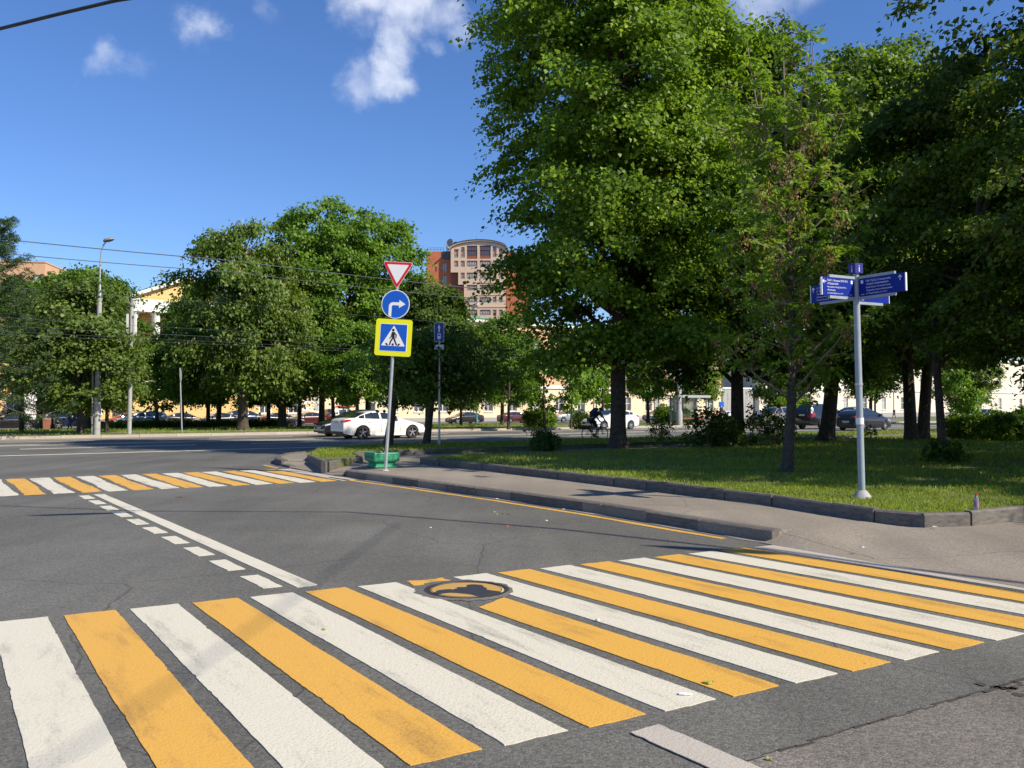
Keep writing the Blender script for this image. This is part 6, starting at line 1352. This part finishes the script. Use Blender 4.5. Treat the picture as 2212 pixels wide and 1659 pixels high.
    for s in (1, -1):
        g = MB(); a0 = L - .40; v = []
        N_ = 6
        for i in range(N_ + 1):
            x = a0 + (L - .03 - a0) * i / N_; t = i / N_; v += [on_body(x, lo_ + (hi - lo_) * .55 * (1 - t), s, .010), on_body(x, hi - .02 * (1 - t) - .09 * max(0, t - .5), s, .010)]
        e0, e1 = v[-2].copy(), v[-1].copy(); v += [Vector((-cx0 - .012, s * (e0.y * s) * .62 if s > 0 else e0.y * .62, e0.z + .03)), Vector((-cx0 - .012, e1.y * .66, e1.z - .03))]
        g.add(v, [(2 * i, 2 * i + 2, 2 * i + 3, 2 * i + 1) for i in range(N_ + 1)]); parts.append(('tail_light', g.mesh('tail_light', M_TAIL, 40), None))
        g = MB(); v = []; h1 = dk(.3) - .03
        for i in range(N_ + 1):
            x = .04 + .5 * i / N_; t = i / N_; v += [on_body(x, h1 - .16 + .13 * t, s, .010), on_body(x, h1 - .02 + .05 * t - .06 * (1 - t), s, .010)]
        e0, e1 = v[0], v[1]; v = [Vector((cx0 + .012, e0.y * .62, e0.z)), Vector((cx0 + .012, e1.y * .66, e1.z - .02))] + v
        g.add(v, [(2 * i, 2 * i + 2, 2 * i + 3, 2 * i + 1) for i in range(N_ + 1)]); parts.append(('headlight', g.mesh('headlight', M_HEAD, 40), None))
        xm = c['side'][0][0] + .12; p_ = on_side(xm, .1, s, .02); g = MB(); g.box((p_.x + .02, p_.y + s * .09, p_.z + .05), (.13, .17, .13), rz=s * .2); parts.append(('mirror', g.mesh('mirror', M_SWHT, 50), 'PAINT'))
        for (a, b) in c['side'][:2]:
            g = MB(); x = b - .22; p_ = on_body(x, dk(x) - .16, s, .014); g.box(p_, (.2, .03, .03)); parts.append(('door_handle', g.mesh('door_handle', M_SWHT), 'PAINT'))
        for x in (c['side'][0][0] - .05, c['side'][0][1] + .05, c['side'][1][1] + .02):
            g = MB(); v = []; zz = np.linspace(c['bot'] + .06, dk(x) - .03, 6)
            if abs(x - c['rw']) < wr + .1: zz = np.linspace(wr + .5, dk(x) - .03, 6)
            for z in zz: v += [on_body(x - .006, z, s, .0035), on_body(x + .006, z, s, .0035)]
            g.add(v, [(2 * i, 2 * i + 1, 2 * i + 3, 2 * i + 2) for i in range(5)]); parts.append(('door_gap', g.mesh('door_gap', M_SEAM), None))
        g = MB(); g.box((cx0 - (c['fw'] + c['rw']) / 2, s * (hw(L / 2) * .955), c['bot'] + .03), (c['rw'] - c['fw'] - 2 * wr - .16, .04, .1)); parts.append(('sill_trim', g.mesh('sill_trim', M_BLACK if kind in ('crossover', 'offroader') else M_SWHT), None if kind in ('crossover', 'offroader') else 'PAINT'))
    g = MB(); g.b2(-cx0 - .015, -cx0 + .05, -.66, .66, c['bot'] + .05, c['bot'] + .20); parts.append(('rear_valance', g.mesh('rear_valance', M_BLACK), None))
    g = MB(); g.b2(cx0 - .05, cx0 + .015, -.55, .55, .40, .55 + (.1 if kind in ('crossover', 'offroader') else 0)); parts.append(('grille', g.mesh('grille', M_BLACK), None))
    g = MB(); g.b2(cx0 - .05, cx0 + .012, -.7, .7, c['bot'] + .04, c['bot'] + .13); parts.append(('front_valance', g.mesh('front_valance', M_BLACK), None))
    zp = hi - .14 if kind != 'hatchback' else .62
    g = MB(); g.b2(-cx0 - .022, -cx0 - .012, -.26, .26, zp - .06, zp + .06); parts.append(('number_plate', g.mesh('number_plate', M_PLATE), None))
    g = MB(); g.b2(cx0 + .017, cx0 + .027, -.26, .26, .42, .53); parts.append(('number_plate', g.mesh('number_plate', M_PLATE), None))
    g = MB(); g.b2(-cx0 + .25, cx0 - .2, -W / 2 + .24, W / 2 - .24, c['bot'] - .03, .62); parts.append(('underbody', g.mesh('underbody', M_BLACK), None))
    return dict(parts=parts, wheels=wheel_mesh(wr, spokes, kind), c=c)
PROTO = {k: make_car(k, s) for k, s in (('saloon', 5), ('fastback', 9), ('crossover', 5), ('offroader', 6), ('hatchback', 8))}
def car(kind, loc, heading, paint, label, group=None, name=None):
    P = PROTO[kind]; c = P['c']; o = empty(name or kind, loc, heading, label, 'car', group)
    for nm, me, pm in P['parts']:
        x = link(nm, me, o)
        if pm: x.material_slots[0].link = 'OBJECT'; x.material_slots[0].material = paint
    for xc in (c['fw'], c['rw']):
        for s in (1, -1):
            w = empty('wheel', (c['L'] / 2 - xc, s * (c['W'] / 2 - .125), c['wr'])); w.parent = o
            for nm, me in zip(('tyre', 'rim', 'brake_disc'), P['wheels']): link(nm, me, w)
    return o
def drive(kind, px_, v, right, paint, label, z=0.0, group=None, name=None, dyaw=0):
    return car(kind, MV(MU(px_, v), v, z), TM + (0 if right else math.pi) + dyaw, paint, label, group, name)
W_ = carpaint('white', (.78, .77, .74)); K_ = carpaint('black', (.012, .012, .014)); NV = carpaint('dark_violet', (.022, .018, .026), .3); GB = carpaint('beige', (.36, .30, .25), .5); SV = carpaint('silver', (.42, .43, .43), .6); GY = carpaint('grey', (.25, .27, .30), .5); RD = carpaint('red', (.32, .02, .02)); MR = carpaint('maroon', (.07, .012, .014)); DB = carpaint('dark_blue', (.018, .028, .07), .3); DG = carpaint('dark_green', (.10, .17, .18), .4); LB = carpaint('pale_blue', (.42, .50, .55), .5)
drive('saloon', 818, 41.3, True, W_, 'white saloon with red tail lamps driving past behind the sign post', dyaw=R(1))
drive('hatchback', 768, 45.6, False, K_, 'black car almost hidden behind the tail of the white saloon', name='black_car')
drive('fastback', 1319, 48.6, False, W_, 'white fastback saloon behind the lime trunk and the cyclist')
drive('crossover', 1672, 48.8, False, GB, 'beige crossover driving behind the airy shrub')
drive('offroader', 1776, 40.6, True, K_, 'black off-roader seen from behind beside the leaning trunk')
drive('hatchback', 1866, 36.3, True, NV, 'dark hatchback passing behind the fingerpost')
drive('crossover', 1838, 47.2, False, LB, 'pale blue estate half hidden above the dark hatchback', name='estate_car')
drive('saloon', 2122, 48.4, False, GY, 'grey saloon coming past the thickets')
PG = 'cars parked in front of the buildings'; FZP = -.37
for kind, px_, v, right, pt, lab in (
    ('saloon', 22, 88.5, False, K_, 'dark parked saloon by the entrance porch steps'), ('crossover', 158, 90, True, DB, 'dark blue parked car beside the porch'), ('saloon', 272, 95.5, False, RD, 'red parked saloon behind the silver one'), ('crossover', 306, 89.5, False, SV, 'silver parked crossover in front of the red saloon'),
    ('saloon', 398, 95.5, True, K_, 'black parked saloon in front of the facade window nearest the silver crossover'), ('saloon', 468, 89.5, False, K_, 'black parked saloon under the flowering chestnut'), ('crossover', 535, 95.5, True, DB, 'dark parked crossover behind the chestnut trunk'), ('saloon', 607, 89.5, True, K_, 'black parked saloon that the standing man is facing'), ('saloon', 664, 95.8, False, MR, 'dark red parked saloon by the corner of the yellow facade'),
    ('offroader', 745, 90, True, K_, 'dark parked off-roader with a red load on its roof'), ('saloon', 1004, 91, False, K_, 'black parked saloon behind the teal lamp post'), ('saloon', 1113, 91, True, MR, 'maroon parked saloon by the bright verge tree'), ('crossover', 1226, 90, False, SV, 'silver parked off-roader by the rounded bush'), ('crossover', 1420, 90, False, DG, 'green parked estate by the second teal lamp post'), ('saloon', 1572, 92, True, W_, 'white parked car by the grey panelled wall')):
    drive(kind, px_, v, right, pt, lab, FZP, PG)
# red kayak-like load on the roof
mb = MB(); u = MU(745, 90); mb.tube([(-1.2, 0, 0), (-.9, 0, .08), (0, 0, .1), (.9, 0, .08), (1.2, 0, 0)], [.03, .12, .16, .12, .03], 8); tag(mb.build('roof_load', mat('red_canvas', (.5, .06, .05), None), smooth=60, loc=MV(u, 90, FZP + 1.99), rz=TM), 'red bundle strapped on the roof of the dark parked off-roader', 'roof load')

# ------------------------------------------------------------------ people
M_SKIN = mat('skin', (.42, .26, .18), None, rough=.6); M_HAIR = mat('dark_hair', (.03, .022, .016), None, rough=.7)
def skin_mesh(name, nodes, edges, m, sub=1):
    """nodes: {key: (x,y,z,r)}; grown with a skin modifier into one surface"""
    keys = list(nodes); me = D.meshes.new(name); me.from_pydata([nodes[k][:3] for k in keys], [(keys.index(a), keys.index(b)) for a, b in edges], [])
    o = D.objects.new(name, me); COL.objects.link(o)
    md = o.modifiers.new('s', 'SKIN'); md.use_smooth_shade = True
    for i, k in enumerate(keys): r_ = nodes[k][3]; me.skin_vertices[0].data[i].radius = (r_, r_) if not hasattr(r_, '__len__') else r_; me.skin_vertices[0].data[i].use_root = (i == 0)
    sb = o.modifiers.new('u', 'SUBSURF'); sb.levels = sub; sb.render_levels = sub
    dg = bpy.context.evaluated_depsgraph_get(); dg.update(); out = D.meshes.new_from_object(o.evaluated_get(dg)); D.objects.remove(o); D.meshes.remove(me)
    out.name = name; out.materials.clear(); out.materials.append(m); return out
def person(loc, rz, label, pose, top, legs, shoe, h=1.76, s_hair=M_HAIR):
    """pose: joint positions in metres for a 1.76 m figure, x = side, y = forward"""
    o = empty('person', loc, rz, label, 'person'); k = h / 1.76; o.scale = (k, k, k); P = pose
    J = lambda n: P[n]
    B = {'pel': (*J('pel'), .13), 'chest': (*J('chest'), .15), 'neck': (*J('neck'), .055), 'head': (*J('head'), .095), 'crown': (*J('crown'), .075)}
    E_ = [('pel', 'chest'), ('chest', 'neck'), ('neck', 'head'), ('head', 'crown')]
    for s in 'lr':
        for a, r_ in (('sh', .062), ('el', .045), ('wr', .032), ('ha', .036), ('fi', .02)): B[a + s] = (*J(a + s), r_)
        for a, r_ in (('hi', .095), ('kn', .06), ('an', .042), ('to', .035)): B[a + s] = (*J(a + s), r_)
        E_ += [('chest', 'sh' + s), ('sh' + s, 'el' + s), ('el' + s, 'wr' + s), ('wr' + s, 'ha' + s), ('ha' + s, 'fi' + s), ('pel', 'hi' + s), ('hi' + s, 'kn' + s), ('kn' + s, 'an' + s), ('an' + s, 'to' + s)]
    link('body', skin_mesh('body', B, E_, M_SKIN), o)
    f = lambda n, g: (*J(n), B[n][3] + g)
    C = {'chest': f('chest', .022), 'pel': f('pel', .018), 'nk': (J('neck')[0] * .6 + J('chest')[0] * .4, J('neck')[1] * .6 + J('chest')[1] * .4, J('neck')[2] * .6 + J('chest')[2] * .4, .09)}; E2 = [('chest', 'pel'), ('chest', 'nk')]
    for s in 'lr':
        C['sh' + s] = f('sh' + s, .018); C['el' + s] = f('el' + s, .016); E2 += [('chest', 'sh' + s), ('sh' + s, 'el' + s)]
        if not P.get('short'): C['wr' + s] = f('wr' + s, .016); E2.append(('el' + s, 'wr' + s))
        else:
            a, b = Vector(J('sh' + s)), Vector(J('el' + s)); q = a.lerp(b, .62); C['el' + s] = (*q, .062)
    link('jacket' if not P.get('short') else 'shirt', skin_mesh('jacket', C, E2, top), o)
    T_ = {'pel': f('pel', .012)}; E3 = []
    for s in 'lr':
        T_['hi' + s] = f('hi' + s, .014); T_['kn' + s] = f('kn' + s, .016); E3 += [('pel', 'hi' + s), ('hi' + s, 'kn' + s)]
        if not P.get('shorts'): T_['an' + s] = f('an' + s, .02); E3.append(('kn' + s, 'an' + s))
    link('trousers', skin_mesh('trousers', T_, E3, legs), o)
    for s in 'lr':
        a, t = Vector(J('an' + s)), Vector(J('to' + s)); d = (t - a); link('shoe', skin_mesh('shoe', {'a': (*(a - d * .25 - Vector((0, 0, .015))), .04), 'b': (*(a + d * .5), .045), 'c': (*(t + d * .2), .038)}, [('a', 'b'), ('b', 'c')], shoe), o)
    hd, cr = Vector(J('head')), Vector(J('crown')); up = (cr - hd).normalized(); bk = P.get('back', Vector((0, -1, 0)))
    link('hair', skin_mesh('hair', {'a': (*(hd + up * .02 + bk * .03), .092), 'b': (*(cr + up * .012 + bk * .015), .088)}, [('a', 'b')], s_hair), o)
    fw = -bk; sd = up.cross(fw)
    face = MB(); face.box(hd + fw * .10 - up * .01, (.022, .03, .04)); 
    for s in (-1, 1): face.lathe([(.002, 0), (.009, .004), (.002, .008)], 8, hd + fw * .086 + sd * s * .034 + up * .02)
    face.box(hd + fw * .09 - up * .052, (.045, .012, .01)); x_ = face.build('face', M_SKIN, o); x_['kind'] = 'stuff'
    return o
def stand(step=0.0, arms=0.0, twist=0.0):
    P = {'pel': (0, 0, .98), 'chest': (0, .02, 1.30), 'neck': (0, .01, 1.50), 'head': (0, .03, 1.62), 'crown': (0, .03, 1.70)}
    for s, q in (('l', -1), ('r', 1)):
        st = step * q
        P['sh' + s] = (q * .185, 0, 1.42); P['el' + s] = (q * .24, -st * .35 - .02, 1.14); P['wr' + s] = (q * .25, -st * .6 + .08 + arms, .92 + arms * .9); P['ha' + s] = (q * .25, -st * .65 + .11 + arms * 1.2, .86 + arms); P['fi' + s] = (q * .245, -st * .65 + .13 + arms * 1.3, .79 + arms)
        P['hi' + s] = (q * .095, 0, .92); P['kn' + s] = (q * .1, st * .42 + .02 + max(0, -st) * .12, .50); P['an' + s] = (q * .1, st * .78, .085 + max(0, -st) * .18); P['to' + s] = (q * .115, st * .78 + .14, .035 + max(0, -st) * .10)
    return P
BLKC = mat('black_cloth', (.02, .02, .022), (.03, .03, .033), 20, .9); DKBR = mat('dark_brown_cloth', (.045, .028, .022), None, rough=.9); JEAN = mat('denim', (.06, .09, .16), None, rough=.9); WSH = mat('white_cloth', (.6, .6, .62), None, rough=.9); SHOE = mat('shoe_leather', (.03, .025, .02), None, rough=.6)
person(MV(MU(1931, 84), 84, fz(84)), TM - math.pi / 2 + math.pi, 'person in dark jacket and jeans striding past the pale building', stand(.42, .02), DKBR, JEAN, SHOE)
person(mp_(1558, VK + 2.6), TM + R(20), 'person in dark clothes standing at the end of the bus stop', stand(.06, .12), BLKC, BLKC, SHOE)
person(MV(MU(613, 80), 80, fz(80)), R(-20), 'person in black standing under the verge trees by the parked cars', stand(.03, .14), BLKC, BLKC, SHOE)
person(MV(MU(152, 80), 80, fz(80)), TM + R(60), 'person in white shirt and dark trousers walking by the porch', stand(.22, .02), WSH, JEAN, SHOE)
person(MV(MU(325, 93.2), 93.2, FZP), TM, 'person behind the silver crossover with only the head above its roof', stand(.05), WSH, JEAN, SHOE, 1.82)

# cyclist: local +y is forward
M_BIKE = mat('bike_frame_paint', (.02, .02, .022), None, rough=.35, coat=.4)
bp_ = MV(MU(1285, 32.2), 32.2, 0); bk_ = empty('bicycle', bp_, TM - math.pi / 2, 'black racing bicycle ridden along the main road behind the lime trunk', 'bicycle')
WB, wr_ = 1.0, .335
for y in (-WB / 2, WB / 2):
    w = empty('wheel', (0, y, wr_)); w.parent = bk_; w.rotation_euler = (0, R(90), 0)
    t = MB(); pts = [(math.cos(2 * math.pi * k / 40) * (wr_ - .012), math.sin(2 * math.pi * k / 40) * (wr_ - .012), 0) for k in range(41)]; t.tube(pts, .013, 6, cap=False); t.build('tyre', M_RUB, w, smooth=60)
    t = MB(); pts = [(math.cos(2 * math.pi * k / 40) * (wr_ - .035), math.sin(2 * math.pi * k / 40) * (wr_ - .035), 0) for k in range(41)]; t.tube(pts, .012, 5, cap=False); t.lathe([(.02, -.04), (.02, .04)], 10, cap=True); t.build('rim', M_BIKE, w, smooth=60)
    t = MB()
    for k in range(18): a = 2 * math.pi * k / 18; t.tube([(0, 0, .03 * (-1) ** k), (math.cos(a) * .3, math.sin(a) * .3, 0)], .0015, 3, cap=False)
    x_ = t.build('spokes', M_STEEL, w); x_['kind'] = 'stuff'
bb, st_, ht, hl, fo, ra = (0, -.08, .27), (0, -.24, .78), (0, .35, .80), (0, .385, .66), (0, .5, wr_), (0, -.5, wr_)
t = MB()
for a, b, r_ in ((bb, st_, .017), (bb, hl, .02), (st_, ht, .016), (ht, hl, .02)): t.tube([a, b], r_, 8)
for s in (-1, 1): t.tube([(s * .012, bb[1], bb[2]), (s * .06, ra[1], ra[2])], .01, 6); t.tube([(s * .012, st_[1], st_[2] - .04), (s * .06, ra[1], ra[2])], .009, 6); t.tube([(s * .03, hl[1], hl[2]), (s * .05, fo[1], fo[2])], .012, 6)
t.build('frame', M_BIKE, bk_, smooth=60)
t = MB(); t.tube([st_, (0, -.275, .93)], .013, 8); t.build('seat_post', M_BIKE, bk_)
t = MB(); t.tube([(0, -.40, .95), (0, -.3, .955), (0, -.12, .945)], [.07, .055, .02], 8); t.build('saddle', M_BLACK, bk_, smooth=60)
t = MB(); t.tube([ht, (0, .40, .90), (0, .46, .91)], .014, 8); t.tube([(-.2, .46, .91), (.2, .46, .91)], .013, 8)
for s in (-1, 1): t.tube([(s * .2, .46, .91), (s * .205, .54, .91), (s * .21, .57, .86), (s * .21, .53, .79), (s * .21, .44, .785)], .013, 6)
t.build('handlebar', M_BLACK, bk_, smooth=60)
t = MB(); t.lathe([(.03, 0), (.10, .0), (.10, .006), (.03, .006)], 20, (.03, bb[1], bb[2]), Matrix.Rotation(R(90), 3, 'Y')); t.tube([(.05, bb[1], bb[2]), (.05, bb[1] + .10, bb[2] - .13)], .009, 6); t.tube([(-.05, bb[1], bb[2]), (-.05, bb[1] - .10, bb[2] + .13)], .009, 6)
t.box((.10, bb[1] + .10, bb[2] - .135), (.09, .09, .015)); t.box((-.10, bb[1] - .10, bb[2] + .135), (.09, .09, .015)); t.build('crankset', M_BIKE, bk_)
P = {'pel': (0, -.27, 1.06), 'chest': (0, .10, 1.32), 'neck': (0, .26, 1.38), 'head': (0, .37, 1.44), 'crown': (0, .40, 1.52), 'short': True, 'shorts': True, 'back': Vector((0, -.75, .66))}
for s, q in (('l', -1), ('r', 1)):
    P['sh' + s] = (q * .18, .16, 1.32); P['el' + s] = (q * .23, .34, 1.10); P['wr' + s] = (q * .215, .50, .93); P['ha' + s] = (q * .21, .555, .90); P['fi' + s] = (q * .205, .59, .86)
    P['hi' + s] = (q * .09, -.24, 1.0)
P['knr'] = (.10, .06, .66); P['anr'] = (.10, -.03, .24); P['tor'] = (.105, .10, .165); P['knl'] = (-.10, .18, .88); P['anl'] = (-.10, -.22, .50); P['tol'] = (-.105, -.10, .43)
GRN = mat('green_black_jersey', (.02, .024, .03), None, rough=.8)
cy = person(bp_, TM - math.pi / 2, 'cyclist in dark jersey with green sleeves bent over the racing bars', P, GRN, BLKC, SHOE)
sl_ = mat('green_sleeve', (.06, .32, .05), None, rough=.8)
for s, q in (('l', -1), ('r', 1)):
    a, b = Vector(P['sh' + s]), Vector(P['el' + s]); t = MB(); t.tube([a + (b - a) * .05, a.lerp(b, .35), a.lerp(b, .68)], [.086, .076, .068], 10, cap=False); t.build('sleeve_panel', sl_, cy, smooth=60)
t = MB(); t.lathe([(.125, 0), (.125, .03), (.11, .07), (.06, .105), (.001, .115)], 16, (0, .385, 1.475), Matrix.Rotation(R(-28), 3, 'X') @ Matrix.Diagonal((.85, 1.15, 1.0))); t.build('helmet', M_BLACK, cy, smooth=60)
t = MB(); M_ = Matrix.Rotation(R(-33), 3, 'X'); t.box((0, -.06, 1.42), (.26, .40, .13), M=Matrix.Rotation(R(35), 3, 'X')); t.build('backpack', mat('navy_cloth', (.015, .025, .07), None, rough=.8), cy)
